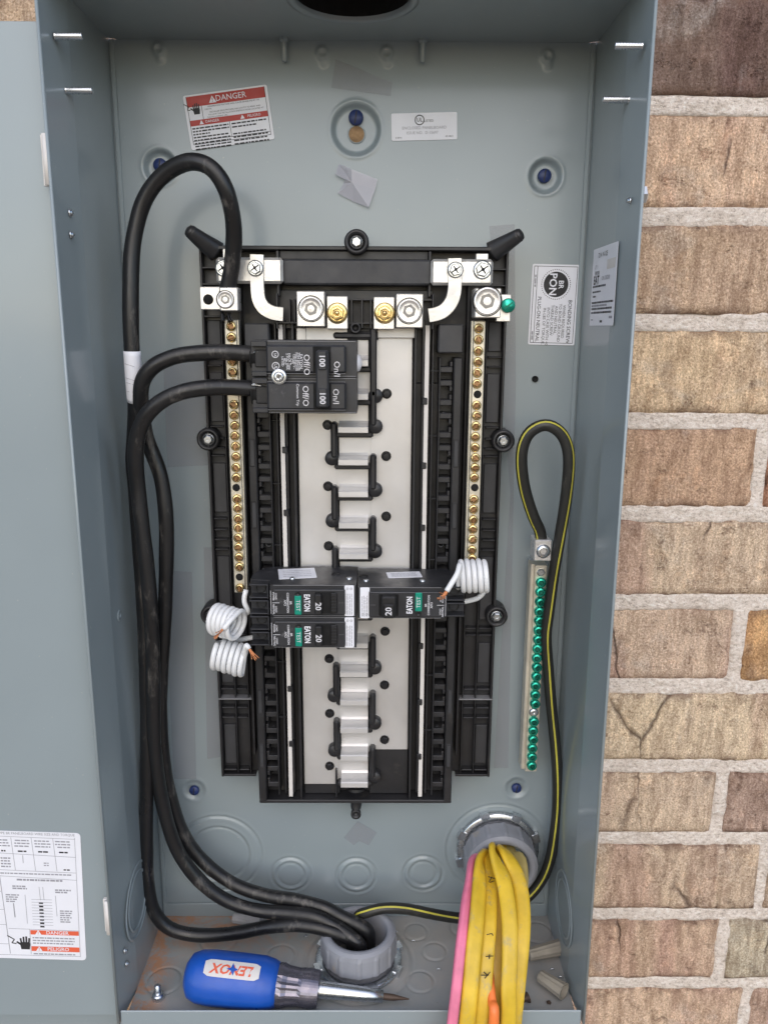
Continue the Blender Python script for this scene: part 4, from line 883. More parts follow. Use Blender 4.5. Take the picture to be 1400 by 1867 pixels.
# single pole AFCI breakers
def branch(z0,s,label,lab_back,coil):
    # s=+1: outer end at the left (mounted on the left column); s=-1 mirrored
    H=.0254;z1=z0+H;fd=.080
    if s>0:xi,xo=.0036,-.0785
    else:xi,xo=.0046,.0870
    L=abs(xo-xi);dx=(xo-xi)/L
    th=thing('branch_breaker',label,'circuit breaker',(xi,-.026,z0),'20 amp arc fault breakers')
    def xx_(t):return xi+dx*t            # distance from the inner end
    mb=MB();prof=[(0,.030),(.010,.028),(L-.012,.030),(L-.003,.040),(L,.052),(L,fd-.016),(L-.015,fd-.014),(L-.0165,fd-.003),(L-.018,fd-.0025),(.0,fd-.0025)]
    mb.prism([(xx_(t),d) for t,d in prof],z0+.00025,z1-.00025)
    mb.box(xx_(.0085),xx_(L-.0195),fd-.0026,fd,z0+.0020,z1-.0034,.0006);bpart(mb,'case','brk',th)
    # terminal ports at the outer end
    for zc_ in (z0+.0062,z0+.0190):
        mb=MB();t0,t1=L-.0155,L-.0005
        mb.box(xx_(t0),xx_(t1),fd-.0158,fd-.0045,zc_+.0045,zc_+.0056,.0004);mb.box(xx_(t0),xx_(t1),fd-.0158,fd-.0045,zc_-.0056,zc_-.0045,.0004)
        mb.box(xx_(t0),xx_(t0+.0012),fd-.0158,fd-.0030,zc_-.0055,zc_+.0055,.0004);mb.lathe([(.0042,0),(.0042,.0012),(.0034,.0013),(.0032,-.002),(0,-.002)],(xx_(L-.0080),-(fd-.0155),zc_),(0,-1,0),18,mat=1)
        bpart(mb,'wire_terminal',['brk','brkdark'],th)
    rot=-90*s
    f=flat(0,0,fd+.0001)
    # face layout, t from the inner end
    mb=MB();f2=Frame((xx_(.0030 if s>0 else .0092),-fd-.0003+.0,z0+.0004),(1,0,0),(0,0,1));f2.O[0]=min(xx_(.0018),xx_(.0090));mb_=mb;
    f2.O[1]=-(fd-.0020);sheet(mb,f2,.0072,H-.0008,.0010,.0004)
    ln=Frame(f2(.0008,.0016),(0,0,1),(-1,0,0))
    for i in range(4):lines_of(mb,Frame(f2(.0015+i*.0013,.0012),(0,0,1),(-1,0,0)),0.0,H*.66,0,.00045,1,.0004)
    zq=H*.86 if s>0 else H*.12
    ringf(mb,f2,.0022,zq,.0007,.0010,1,seg=10);ringf(mb,f2,.0050,zq,.0007,.0010,1,seg=10);line(mb,f2,(.0018,zq-.0004),(.0026,zq+.0004),.0002,1);line(mb,f2,(.0046,zq-.0004),(.0054,zq+.0004),.0002,1)
    bpart(mb,'side_sticker',['white','greyink'],th)
    zc_=z0+H*.46
    # toggle recess and handle
    tt=.0225
    mb=MB();mb.box(xx_(tt-.0065),xx_(tt+.0085),fd-.0002,fd+.0004,z0+.0032,z1-.0050,.0002);
    bpart(mb,'toggle_recess','dark',th)
    if s>0:
        mb=MB();mb.box(xx_(.0145),xx_(.0195),fd+.0002,fd+.0018,z0+.0040,z1-.0055,.0006)
        for i in range(6):mb.box(xx_(.0148),xx_(.0192),fd+.0017,fd+.0024,z0+.0055+i*.0024,z0+.0063+i*.0024,.0002)
        mb.box(xx_(.0260),xx_(.0312),fd+.0002,fd+.0052,z0+.0036,z1-.0056,.0008);txt(mb,flat(xx_(.0286),zc_-.001,fd+.0053),'20',0,0,.0062,rot,1,.0001,bold=.02);ht=.0286
    else:
        mb=MB();mb.box(xx_(.0180),xx_(.0290),fd+.0002,fd+.0065,z0+.0036,z1-.0052,.0010);mb.box(xx_(.0195),xx_(.0275),fd+.0064,fd+.0090,z0+.0040,z0+.0150,.0008);txt(mb,flat(xx_(.0235),z0+.0098,fd+.0091),'20',0,0,.0066,rot,1,.0001,bold=.02)
    bpart(mb,'toggle_handle',['brkdark','lightink'],th)
    te=.0375 if s>0 else .0395
    mb=MB();txt(mb,f,'EATON',xx_(te),zc_,.0062,rot,0,.0002,bold=.03,sx=.66);bpart(mb,'maker_name','white',th)
    tb=te+.0066
    mb=MB();za,zb6=(z0+.0024,z1-.0078) if s>0 else (z0+.0070,z1-.0036);mb.box(xx_(tb-.0026),xx_(tb+.0026),fd-.0001,fd+.0014,za,zb6,.0005);txt(mb,flat(xx_(tb),(za+zb6)/2,fd+.0015),'TEST',0,0,.0042,rot,1,.0001)
    zz_=z1-.0064 if s>0 else z0+.0050
    mb.lathe([(.0021,0),(.0021,.0010),(.0014,.0011),(.0012,.0004),(0,.0004)],(xx_(tb),-fd,zz_),(0,-1,0),14,mat=2);bpart(mb,'test_button',['teal','lightink','brkdark'],th)
    mb=MB();k=.0018
    for i,(t,o_) in enumerate((('BR',.0056),('COMBINATION',.0078),('AFCI',.0099))):txt(mb,f,t,xx_(tb+o_),zc_,.0023,rot,0,.0002,bold=.02)
    for zz2,t in ((zc_+.0052,('LOAD','POWER')),(zc_-.0052,('LOAD','NEUTRAL'))):
        for i,q in enumerate(t):txt(mb,f,q,xx_(tb+.0166+i*.0019),zz2,.0019,rot,0,.0002,bold=.02)
    line(mb,f,(xx_(tb+.0140),zc_),(xx_(tb+.0195),zc_),.0004,0,.0002);line(mb,f,(xx_(tb+.0205),z0+.003),(xx_(tb+.0205),z1-.004),.0003,0,.0002)
    bpart(mb,'face_print','lightink',th)
    mb=MB()
    for zz3 in (z0+.0005,z1-.0006):mb.box(xx_(.001),xx_(L-.019),fd-.0024,fd-.0021,zz3-.0002,zz3+.0002,.0001)
    mb.box(xx_(.0095),xx_(L-.020),fd+.0,fd+.00012,z1-.0038,z1-.0036,.00004);mb.box(xx_(.0095),xx_(.0135),fd,fd+.0001,zc_-.00008,zc_+.00008,.00003)
    bpart(mb,'rubbed_edge','edge',th)
    if lab_back:
        # rating sticker on the upper side of the case
        a,b,c,e=[WZ(px,py,z1-.0001) for px,py in lab_back];fr=Frame(e,c-e,a-e);wd=abs((c-e)@fr.U);hd=abs((a-e)@fr.V)
        mb=MB();fr.O=fr.O+np.array((0,0,.0002));sheet(mb,fr,wd,hd,.0006,.0003)
        for i in range(4):lines_of(mb,fr,wd*.12,wd*.88,hd*(.22+.18*i),.0007,1,.0004)
        bpart(mb,'rating_sticker',['white','greyink'],th)
        for t in (.006,.050):
            mb=MB();mb.lathe([(.0022,0),(.0022,.0008),(.0014,.0012),(0,.0009)],(xx_(t),-.062,z1-.0003),(0,0,1),14);bpart(mb,'case_rivet','zinc',th)
        mb=MB();mb.lathe([(.0036,0),(.0036,.0004),(.0030,.0004),(.0029,.0001),(0,.0001)],(xx_(.017) if s>0 else xx_(.004),-.050,z1-.0002),(0,0,1),16);bpart(mb,'case_boss','brkdark',th)
    # pigtail
    P,rw,strands=coil
    mb=MB();mb.tube(P,rw,10);o=bpart(mb,'white_pigtail','whitewire',th)
    mb=MB();e=P[-1];t=P[-1]-P[-3];t/=np.linalg.norm(t)
    for k in range(9):
        d0=t+RS.normal(0,.35,3);d0/=np.linalg.norm(d0);st=e+RS.normal(0,.0005,3);L1=RS.uniform(.004,.0075);mid=st+t*L1*.5+d0*L1*.2;en=mid+d0*L1*.6+strands*.0015
        mb.tube(spline([st-t*.001,mid,en],.001),.00035,6)
    q=mb.build('copper_strands','copper');q.parent=o
    return th
def helix(C,A,R,n,pitch,ref=(0,0,1),ph=0,squash=1,taper=0):
    A=np.array(A,float);A/=np.linalg.norm(A);r=np.array(ref,float);U=r-A*(r@A);U/=np.linalg.norm(U);V=np.cross(A,U);o=[]
    N=int(n*28)
    for i in range(N+1):
        t=i/28;a=2*math.pi*t+ph;rr=R*(1+.03*math.sin(t*3.1+ph));o.append(np.array(C)+A*(t-n/2)*pitch+U*rr*math.cos(a)+V*rr*squash*math.sin(a))
    return np.array(o)
rw=.00205
# coil 1 (left, upper): opening turned to the right front
C1=W(414,1134,.070);h1=helix(C1,(1,-.42,-.12),.0118,5.3,.0047,ph=2.4)
lead=[W(449,1075,.062),W(443,1092,.070),W(440,1104,.076)]
P1=np.vstack([spline([*lead,h1[-1]],.002)[:-1],h1[::-1]])
endp=W(412,1128,.094);P1=np.vstack([P1,spline([h1[0],h1[0]*.5+endp*.5+np.array((0,-.001,0)),endp],.0015)[1:]]) if False else P1
h1b=helix(C1,(1,-.42,-.12),.0118,5.3,.0047,ph=2.4)
# coil 2 (left, lower)
C2=W(421,1198,.066);h2=helix(C2,(1,-.10,-.26),.0114,5.4,.0044,ph=.6)
lead2=[W(452,1150,.050),W(440,1165,.050)]
P2=np.vstack([spline([W(470,1160,.052),W(430,1168,.048),W(400,1172,.050),h2[0]],.002)[:-1],h2,spline([h2[-1],W(449,1176,.080),W(454,1183,.081)],.0015)[1:]])
# coil 3 (right)
C3=W(862,1050,.068);h3=helix(C3,(1,-.06,.02),.0114,5.2,.0044,ph=2.9)
P3=np.vstack([spline([W(842,1098,.060),W(872,1090,.050),W(884,1075,.052),h3[-1]],.002)[:-1],h3[::-1]])
tl=spline([P3[-1],W(838,1030,.082),W(834,1045,.090),W(824,1062,.094),W(814,1078,.096)],.0015);P3=np.vstack([P3[:-6],tl[2:]])
A1=np.array((1,-.42,-.12));A1/=np.linalg.norm(A1);U1=np.array((0,0,1.))-A1*A1[2];U1/=np.linalg.norm(U1);V1=np.cross(A1,U1)
h1=helix(C1,(1,-.42,-.12),.0108,5.3,.0041,ph=-.6)
cp=lambda ax,ang,rr:C1+A1*ax+(U1*math.cos(ang)+V1*math.sin(ang))*rr
P1=np.vstack([spline([lead[0],W(445,1096,.064),cp(.010,-1.2,.0150),cp(-.004,-1.3,.0148),h1[0]],.002)[:-1],h1[:-6],spline([h1[-6],cp(.0098,.75,.0118),cp(.0085,1.15,.0132),cp(.0065,1.5,.0146)],.0015)])
z1b=.3268
branch(z1b,1,'left upper 20 amp breaker with white sticker on top and coiled white wire',[(513,1038),(580,1036),(578,1053),(509,1056)],(P1,rw,np.array((-.3,-.6,-.6))))
branch(z1b-.0256,1,'left lower 20 amp breaker directly under another, coil hanging below it',None,(P2,rw,np.array((.3,-.4,-.9))))
branch(.3252,-1,'right 20 amp breaker facing the other way with white coil at its right end',[(704,1044),(768,1041),(770,1052),(708,1054)],(P3,rw,np.array((-.9,-.2,.5))))
# ================================================================== CABLES
def px_path(L,step=.003):return spline([W(*q) for q in L],step)
RC=.0058
A=[W(*q) for q in ((412,552,.050),(415,528,.051),(421,500,.053),(425,465,.057),(427,425,.063),(423,385,.069),(410,340,.074),(386,306,.075),(352,294,.072),(316,306,.066),(285,332,.062),(262,368,.060),(249,412,.060),(241,460,.061),(239,520,.063),(239,580,.064),(241,640,.064),(245,700,.062),(248,745,.056),(246,790,.048),(243,840,.044),(248,900,.044),(254,980,.046),(260,1070,.048),(265,1160,.050),(268,1260,.050),(269,1350,.050),(268,1440,.050),(267,1530,.049),(270,1610,.048),(281,1660,.048),(305,1690,.048),(343,1703,.048),(388,1705,.049),(437,1700,.051),(489,1690,.054),(540,1686,.058),(588,1693,.061))]
FCx,FCy=FC[0],FC[1]
def inconn(dx,dy,zt=.034):return [(FCx+dx,FCy+dy,zt),(FCx+dx+.003,FCy+dy+.002,.015),(FCx+dx+.004,FCy+dy+.004,-.04),(FCx+dx+.004,FCy+dy+.004,-.12)]
P=spline(A+inconn(-.008,-.006,.028),.003)
def cab(P,label,mats='cable',r=RC,name='power_cable',cat='cable',group=None,**k):
    root=thing(name,label,cat,tuple(P[-1]),group);mb=MB();rr_=np.array([r*(1+.02*math.sin(i*.21)+.012*math.sin(i*.53+1)) for i in range(len(P))]);mb.tube(P,rr_,18,**k);o=bpart(mb,'jacket',mats,root);return root
c0=cab(P,'thick black cable looping over the top left with white marking tape, clamped in neutral lug',group='thick black power cables')
# white tape around it
T_=spline(A,.003);i0=int(np.argmin(np.linalg.norm(T_-W(240,636,.064),axis=1)));i1=int(np.argmin(np.linalg.norm(T_-W(246,730,.059),axis=1)))
mb=MB();mb.tube(T_[i0:i1+1],RC+.00035,18)
o=bpart(mb,'marking_tape','white',c0)
mb=MB()
for k,fr_ in enumerate((.35,.62,.70,.86)):
    j=i0+int((i1-i0)*fr_);q=T_[j];f=flat(q[0],q[2],-q[1]+RC+.0004);line(mb,f,(-.004,.0016),(.003,-.0006),.0003,0,0)
q=mb.build('tape_print','greyink');q.parent=o
# bare conductor ends at the lug
def frays(P,d,r,n,par,mat='zinc',L=.006):
    mb=MB();d=np.array(d,float);d/=np.linalg.norm(d)
    for k in range(n):
        a=RS.normal(0,1,3);a-=d*(a@d);a/=np.linalg.norm(a);st=np.array(P)+a*r*RS.uniform(.5,1.0);mb.tube(spline([st,st+d*L*.5+a*.0006,st+d*L+a*RS.uniform(-.001,.0022)],.001),.00065,6)
    return bpart(mb,'bare_strands',mat,par)
frays(W(415,529,.051),(0,0,-1),.0042,14,c0,L=.007);frays(W(412,572,.051),(0.1,-.2,-1),.0036,14,c0,'hexblk',.006)
H1=[W(*q) for q in ((470,646,.064),(454,645,.065),(415,642,.067),(375,643,.070),(322,649,.072),(281,667,.073),(261,692,.071),(257,722,.065),(260,760,.056),(268,800,.050),(282,835,.048),(294,870,.048),(301,915,.048),(304,960,.048),(304,1010,.047),(303,1060,.046),(301,1120,.045),(297,1180,.043),(294,1240,.041),(293,1300,.039),(296,1360,.037),(302,1410,.035),(316,1469,.033),(334,1520,.032),(362,1561,.032),(400,1595,.033),(440,1618,.035),(488,1633,.038),(540,1641,.042),(590,1654,.047),(624,1672,.050))]
c1=cab(spline(H1+inconn(.006,.003,.030),.003),'thick black cable feeding the upper pole of the main breaker',group='thick black power cables')
frays(W(458,646,.065),(1,-.2,0),.0046,12,c1,L=.007)
H2=[W(*q) for q in ((472,708,.064),(455,708,.066),(415,706,.070),(375,707,.075),(330,715,.079),(292,733,.080),(264,762,.078),(250,800,.074),(248,845,.070),(253,900,.067),(260,960,.066),(268,1030,.064),(275,1110,.062),(279,1190,.059),(280,1270,.056),(281,1340,.053),(286,1400,.050),(298,1469,.048),(318,1537,.046),(344,1582,.046),(379,1619,.046),(420,1645,.046),(471,1660,.048),(523,1664,.051),(574,1671,.055),(612,1689,.058))]
c2=cab(spline(H2+inconn(-.001,-.009,.027),.003),'thick black cable feeding the lower pole of the main breaker, scuffed near its bend',group='thick black power cables')
frays(W(459,709,.066),(1,-.25,.0),.0046,12,c2,'lug',.009)
# ground cable with yellow stripe
G=[W(*q) for q in ((988,1000,.030),(984,968,.031),(973,945,.033),(957,895,.037),(950,845,.041),(953,812,.043),(966,787,.045),(993,774,.047),(1019,786,.047),(1033,810,.046),(1037,845,.045),(1032,905,.042),(1021,975,.038),(1009,1046,.034),(1000,1115,.031),(995,1160,.029),(999,1220,.027),(1005,1290,.025),(1013,1370,.024),(1016,1440,.024),(1013,1500,.024),(1001,1572,.024),(978,1618,.024),(942,1650,.026),(895,1672,.030),(840,1674,.035),(791,1667,.040),(740,1657,.043),(699,1656,.045),(668,1664,.046))]
Pg=spline(G+[(FCx-.002,FCy+.016,.030),(FCx-.004,FCy+.010,.0),(FCx-.004,FCy+.008,-.12)],.003)
n=len(Pg);tw=np.zeros(n)
s_=np.arange(n)/n
tw=np.interp(s_,[0,.1,.17,.25,.42,.6,.8,1],[-1.0,-1.0,-.8,-.45,-.1,.1,.8,1.0])
root=thing('ground_cable','black ground cable with thin yellow stripe looping beside the green screw bar','cable',tuple(Pg[-1]));mb=MB();mb.tube(Pg,.0047,20,stripe=(0,12),twist=tw);bpart(mb,'jacket',['gcable','yst'],root)
frays(W(986,972,.031),(0,0,-1),.0032,12,root,L=.008)
# ================================================================== GROUND BAR
gb=thing('ground_bar','long silver ground bar full of green screws on the right of the box','terminal bar',(.150,-.010,.172))
GT,GB=W(985,1030,.024),W(966,1404,.024)
mb=MB();n=2;ax=GB-GT
def gp(t,dx=0,d=0):q=GT+ax*t;return np.array((q[0]+dx,-d,q[2]))
V=[]
for t in (0,1):
    for dx,d in ((-.0075,.010),(-.0075,.0215),(-.0068,.022),(-.0048,.022),(-.0045,.026),(.0048,.026),(.0054,.0255),(.0054,.010)):V.append(gp(t,dx,d))
mb.add(V,[(i,i+1,i+9,i+8) for i in range(7)]+[tuple(range(7,-1,-1)),tuple(range(8,16))]);bpart(mb,'bar','alum',gb)
mb=MB();mb.lathe([(.0042,0),(.0042,.0030),(.0036,.0042),(.0022,.0043)],(0,0,0),(0,-1,0),14,cap=False);mb.lathe([(.0022,.0043),(.0018,.0030),(0,.0029)],(0,0,0),(0,-1,0),8,mat=1,smooth=False);mb.box(-.0005,.0005,.0028,.0045,-.0026,.0026,.0001,mat=1)
o=mb.build('terminal_screw',['green','greendark']);gme=o.data;bpy.data.objects.remove(o)
N=21
for i in range(N):
    t=.075+i*(.965-.075)/(N-1)
    if i==14:
        q=gp(t,0,.0262);mb=MB();mb.lathe([(.0040,0),(.0040,.0012),(.0030,.0024),(.001,.0024),(0,.0018)],q,(0,-1,0),16);bpart(mb,'fixing_screw','zinc',gb);continue
    q=bpy.data.objects.new('terminal_screw',gme);COL.objects.link(q);q.parent=gb;q.matrix_parent_inverse=Matrix.Translation(gb.location).inverted();q.location=gp(t,.0003,.026);q.rotation_euler=(RS.uniform(-.12,.12),RS.uniform(0,6),RS.uniform(-.12,.12))
    mb=MB()
q=gp(.03,0,.0262);mb=MB();mb.lathe([(.0034,0),(.0034,.0010),(.0026,.0018),(0,.0018)],q,(0,-1,0),6,smooth=False);bpart(mb,'fixing_screw','zinc',gb)
for t in (.02,.5,.98):
    q=gp(t);mb=MB();mb.box(q[0]-.006,q[0]+.005,.0005,.0100,q[2]-.004,q[2]+.004,.0005);bpart(mb,'standoff','zinc',gb)
d1=.038;mb=MB();mb.box(X(974,1000,d1),X(1005,1000,d1),.020,d1,Z(1023,d1,985),Z(985,d1,985),.0006);lo=bpart(mb,'lug','lug',gb)
p=W(990,1005,d1);mb=MB();sr=.0052;mb.lathe([(sr*1.1,0),(sr*1.1,.0003),(sr,.0004),(sr,.0016),(sr*.6,.0018)],p,(0,-1,0),24,cap=False);mb.lathe([(sr*.6,.0018),(sr*.5,.0),(0,-.0004)],p,(0,-1,0),6,smooth=False,mat=1);q=mb.build('lug_screw',['zinc','socket']);q.parent=lo
# ================================================================== CONDUIT FITTINGS
def fitting(O,Ax,label,h=.030,r=.0325,ri=.0245,rib_n=13,base=.0):
    root=thing('conduit_fitting',label,'conduit bushing',tuple(O),'grey plastic bushings with steel locknuts');O=np.array(O);Ax=np.array(Ax,float)
    mb=MB();prof=[(r+.0005,base+.0066),(r+.0035,base+.0068),(r+.0040,base+.0090),(r+.0030,base+.0105),(r-.001,base+.0108)]
    mb.lathe([(r+.0042,base+.0),(r+.0052,base+.0004),(r+.0052,base+.0030),(r+.0040,base+.0040),(r-.001,base+.0042)],O,Ax,56,cap=False);
    aa=Ax/np.linalg.norm(Ax);ref=np.array((0,0,1.)) if abs(aa[2])<.9 else np.array((1.,0,0));U=np.cross(ref,aa);U/=np.linalg.norm(U);Vv=np.cross(aa,U)
    for k in range(8):
        a=2*math.pi*k/8+.35;c=O+aa*(base+.0022)+(U*math.cos(a)+Vv*math.sin(a))*(r+.0046);tn=-U*math.sin(a)+Vv*math.cos(a);nn=U*math.cos(a)+Vv*math.sin(a)
        V=[c+tn*x*.0042+nn*y*.0028+aa*z*.0026 for x in(-1,1) for y in(-1,1) for z in(-1,1)];mb.add(V,[(0,1,3,2),(4,6,7,5),(0,4,5,1),(2,3,7,6),(0,2,6,4),(1,5,7,3)])
    bpart(mb,'locknut','zinc',root)
    mb=MB();mb.lathe([(r-.001,.0042+base),(r-.003,.0043+base),(r-.003,base+.009)],O,Ax,40,cap=False);bpart(mb,'threaded_hub','greyplastic',root)
    seg=rib_n*8;V=[];hs=((0,.0085),(1,.0095),(1,h-.006),(.6,h-.002),(0,h));fs=[]
    for q,hh_ in hs:
        for k in range(seg):
            a=2*math.pi*k/seg;ribf=(1 if k%8 in (0,1) else 0)*(.0008 if q==1 else 0);rr=r-.0012*(1-q)-(.0018 if q==0 and hh_>h-.001 else 0)+ribf;V.append(O+aa*(hh_+base)+(U*math.cos(a)+Vv*math.sin(a))*rr)
    for i in range(len(hs)-1):
        for k in range(seg):j=(k+1)%seg;fs.append((i*seg+k,i*seg+j,(i+1)*seg+j,(i+1)*seg+k))
    mb.add(V,fs,0,False);mb.lathe([(r-.0030,h+base),(r-.0045,h+.0005+base),(ri+.001,h+.0002+base),(ri,h-.002+base),(ri-.0005,0.002+base),(ri-.0005,-.03)],O,Ax,56,cap=False);bpart(mb,'bushing','greyplastic',root)
    mb=MB();mb.lathe([(ri+.0004,-.028),(0,-.029)],O,Ax,32);bpart(mb,'dark_bore','dark',root)
    return root
fitting((FCx,FCy,.0012),(0,0,1),'grey bushing standing on the box floor, black cables going down into it',h=.031)
RC_=W(906,1545,0);RC_=np.array((RC_[0],-.001,Z(1545,0,906)))
fitting(RC_,(0,-1,0),'grey bushing on the back panel at lower right, yellow cables coming out of it',h=.031)
# ================================================================== YELLOW, PINK, ORANGE CABLES
S0=RC_+np.array((0,.03,0))
def nm(L,wid,label,mat,name='house_cable',thick=.45,z0=None,group='yellow sheathed cables out of the lower right bushing'):
    P=[W(*q) for q in L];st=P[0];dv=np.array((st[0]-RC_[0],st[2]+.008-RC_[2]));dv=dv*min(1,.0175/max(1e-6,np.hypot(*dv)));P=[np.array((RC_[0]+dv[0]*.6,.012,RC_[2]+dv[1]*.6)),np.array((RC_[0]+dv[0]*.9,-.015,RC_[2]+dv[1]*.9)),np.array((RC_[0]+dv[0],-.034,RC_[2]+dv[1]-.001))]+P
    e=P[-1];P.append(e+np.array((-.008,-.012,-.08)));P.append(e+np.array((-.012,-.018,-.25)))
    P=spline(P,.004);n=len(P);wob=np.interp(np.arange(n)/n,[0,.2,.4,.6,.8,1],RS.uniform(-.25,.25,6))
    root=thing(name,label,'cable',tuple(P[-1]),group);mb=MB();r=np.full(n,wid/2)
    # flat sheath: rounded-rectangle section with the two conductors swelling under it
    s0=len(mb.v);T_=np.gradient(P,axis=0);T_/=np.linalg.norm(T_,axis=1)[:,None];sec=[]
    for k in range(24):
        a=2*math.pi*k/24;x,y=math.cos(a),math.sin(a);ex=.75;xx1=math.copysign(abs(x)**ex,x);yy=math.copysign(abs(y)**ex,y)*thick;yy*=1-.16*math.exp(-(xx1/.22)**2);sec.append((xx1,yy))
    V=[];prev=None
    for i in range(n):
        vw=np.array((0,-1.,.0));t=T_[i];q=vw-t*(vw@t)
        if np.linalg.norm(q)<.35:q=np.array((0,0,1.))-t*t[2]
        q/=np.linalg.norm(q)
        if prev is not None:q=.8*prev+.2*q;q-=t*(q@t);q/=np.linalg.norm(q)
        prev=q;b=np.cross(t,q);c,s=math.cos(wob[i]),math.sin(wob[i]);B_=b*c+q*s;Q=q*c-b*s
        for x,y in sec:V.append(P[i]+B_*x*wid/2+Q*y*wid/2)
    fs=[(i*24+k,(i+1)*24+k,(i+1)*24+(k+1)%24,i*24+(k+1)%24) for i in range(n-1) for k in range(24)];mb.add(V,fs,0,True);bpart(mb,'sheath',mat,root)
    return root,P
pk=[W(*q) for q in ((862,1566,.055),(858,1592,.072),(850,1640,.095),(845,1680,.112),(838,1740,.132),(832,1790,.143),(825,1850,.152),(822,1880,.155))]
nm([(863,1566,.052),(858,1600,.074),(850,1640,.094),(846,1674,.108),(839,1730,.128),(833,1790,.142),(826,1850,.150),(822,1885,.153)],.0082,'pink sheathed cable hanging from the bushing at the left edge of the yellow bundle','pink','pink_cable',.8,group=None)
nm([(900,1556,.040),(908,1600,.068),(909,1674,.096),(906,1740,.116),(908,1800,.128),(911,1885,.138)],.0115,'golden yellow cable half hidden in the middle of the bundle','gold')
nm([(948,1562,.040),(952,1600,.058),(948,1660,.085),(944,1720,.108),(938,1790,.126),(932,1885,.138)],.0105,'dusty pale yellow cable at the back right of the bundle','paleyel')
nm([(917,1548,.052),(932,1575,.066),(947,1610,.080),(953,1665,.100),(951,1720,.118),(944,1790,.132),(934,1885,.142)],.0125,'rightmost bright yellow cable of the bundle','yellow')
nm([(896,1548,.056),(906,1575,.070),(919,1610,.086),(928,1674,.110),(929,1740,.128),(927,1800,.140),(925,1885,.148)],.0125,'yellow cable crossing from upper left to the right side of the bundle','yellow')
r5,P5=nm([(892,1568,.050),(894,1600,.068),(893,1674,.104),(888,1740,.124),(883,1800,.138),(875,1885,.148)],.0115,'yellow cable marked in pen with small black strokes, near the middle of the bundle','yellow')
nm([(877,1562,.054),(874,1600,.078),(869,1674,.110),(862,1740,.130),(857,1800,.142),(849,1885,.152)],.0125,'yellow cable right beside the pink one','yellow')
nm([(896,1740,.120),(894,1775,.1335),(897,1810,.142),(899,1850,.148),(900,1885,.152)],.0078,'orange cable showing between the yellow ones at the bottom','orange','orange_cable',.7,group=None) if False else None
mb=MB();P=spline([W(*q) for q in ((893,1720,.100),(893,1750,.112),(894,1785,.1300),(897,1830,.1455),(899,1885,.1540))]+[W(899,1885,.154)+np.array((-.01,-.015,-.2))],.003);rr=np.interp(np.arange(len(P)),[0,8,22],[.0015,.0026,.0042]);mb.tube(P,rr,14)
tag(mb.build('orange_cable','orange'),'short orange cable poking out between the yellow cables at the bottom','cable')
# pen marks on the marked cable
mb=MB()
def pen(px,py,strokes):
    c=W(px,py,0.1);j=int(np.argmin([abs(q[2]-W(px,py,-q[1])[2]) for q in P5]));d=-P5[j][1]+.0040;c=W(px,py,d);f=flat(c[0],c[2],d)
    for a,b in strokes:line(mb,f,a,b,.0008,0,0)
pen(896,1604,(((-.003,.003),(.003,.001)),((-.002,-.003),(.002,-.001)),((0,.003),(-.002,-.002))));pen(894,1704,(((-.003,0),(.001,.001)),((.001,.001),(.002,-.001))));pen(892,1744,(((-.003,0),(.003,.0005)),((0,.002),(0,-.003))));pen(886,1778,(((-.004,0),(.002,0)),((.003,.003),(-.001,-.003)),((-.002,.003),(.001,0))))
bpart(mb,'pen_marks','ink',r5)
# ================================================================== SCREWDRIVER
sA=np.array(WZ(350,1800,.021));
hs=W(340,1800,.094);he=W(505,1806,.100)
O=np.array((hs[0],-.0960,.0215));e=np.array((X(742,1840,.108),-.106,.0070));Ax=e-O;Lt=np.linalg.norm(Ax);au=Ax/Lt
tx=lambda px:(X(px,1810,.098)-O[0])/au[0]
sd=thing('screwdriver','blue handled screwdriver lying on the floor of the box','screwdriver',tuple(O))
t5=tx(508);R=.0205
mb=MB();mb.lathe([(.0001,0),(.010,.0012),(.0165,.0050),(.0195,.012),(R,.022),(R,t5-.030),(R*.985,t5-.012),(R*.90,t5-.004),(R*.80,t5),(R*.5,t5+.001)],O,Ax,40)
bpart(mb,'handle','bluep',sd)
mb=MB();Rn=R*.80;seg=48;aa=au;U=np.cross((0,0,1.),aa);U/=np.linalg.norm(U);Vv=np.cross(aa,U);t6=tx(584)
prof=[(Rn,t5-.001,0),(Rn*1.02,t5+.004,1),(Rn*.92,t5+.008,1),(Rn*.86,t5+.017,1),(Rn*.88,t5+.020,0),(Rn*.90,t6-.008,0),(Rn*.84,t6-.001,0),(.006,t6,0)]
V=[];fs=[]
for r0,t,kn in prof:
    for k in range(seg):
        a=2*math.pi*k/seg;rr=r0*(1-.05*kn*(k%4<2));V.append(O+aa*t+(U*math.cos(a)+Vv*math.sin(a))*rr)
for i in range(len(prof)-1):
    for k in range(seg):j=(k+1)%seg;fs.append((i*seg+k,i*seg+j,(i+1)*seg+j,(i+1)*seg+k))
mb.add(V,fs,0,False);bpart(mb,'collar','violet',sd)
mb=MB();t7=tx(698);mb.lathe([(.0066,t6-.001),(.0066,t6+.004),(.0055,t7-.014),(.0050,t7-.012),(.0050,t7),(.003,t7+.0004)],O,Ax,24);bpart(mb,'shaft','zinc',sd)
mb=MB();t8=tx(745);mb.lathe([(.0026,t7),(.0026,t7+.008),(.0016,t7+.014),(.0005,t8)],O,Ax,12);bpart(mb,'bit','rust',sd)
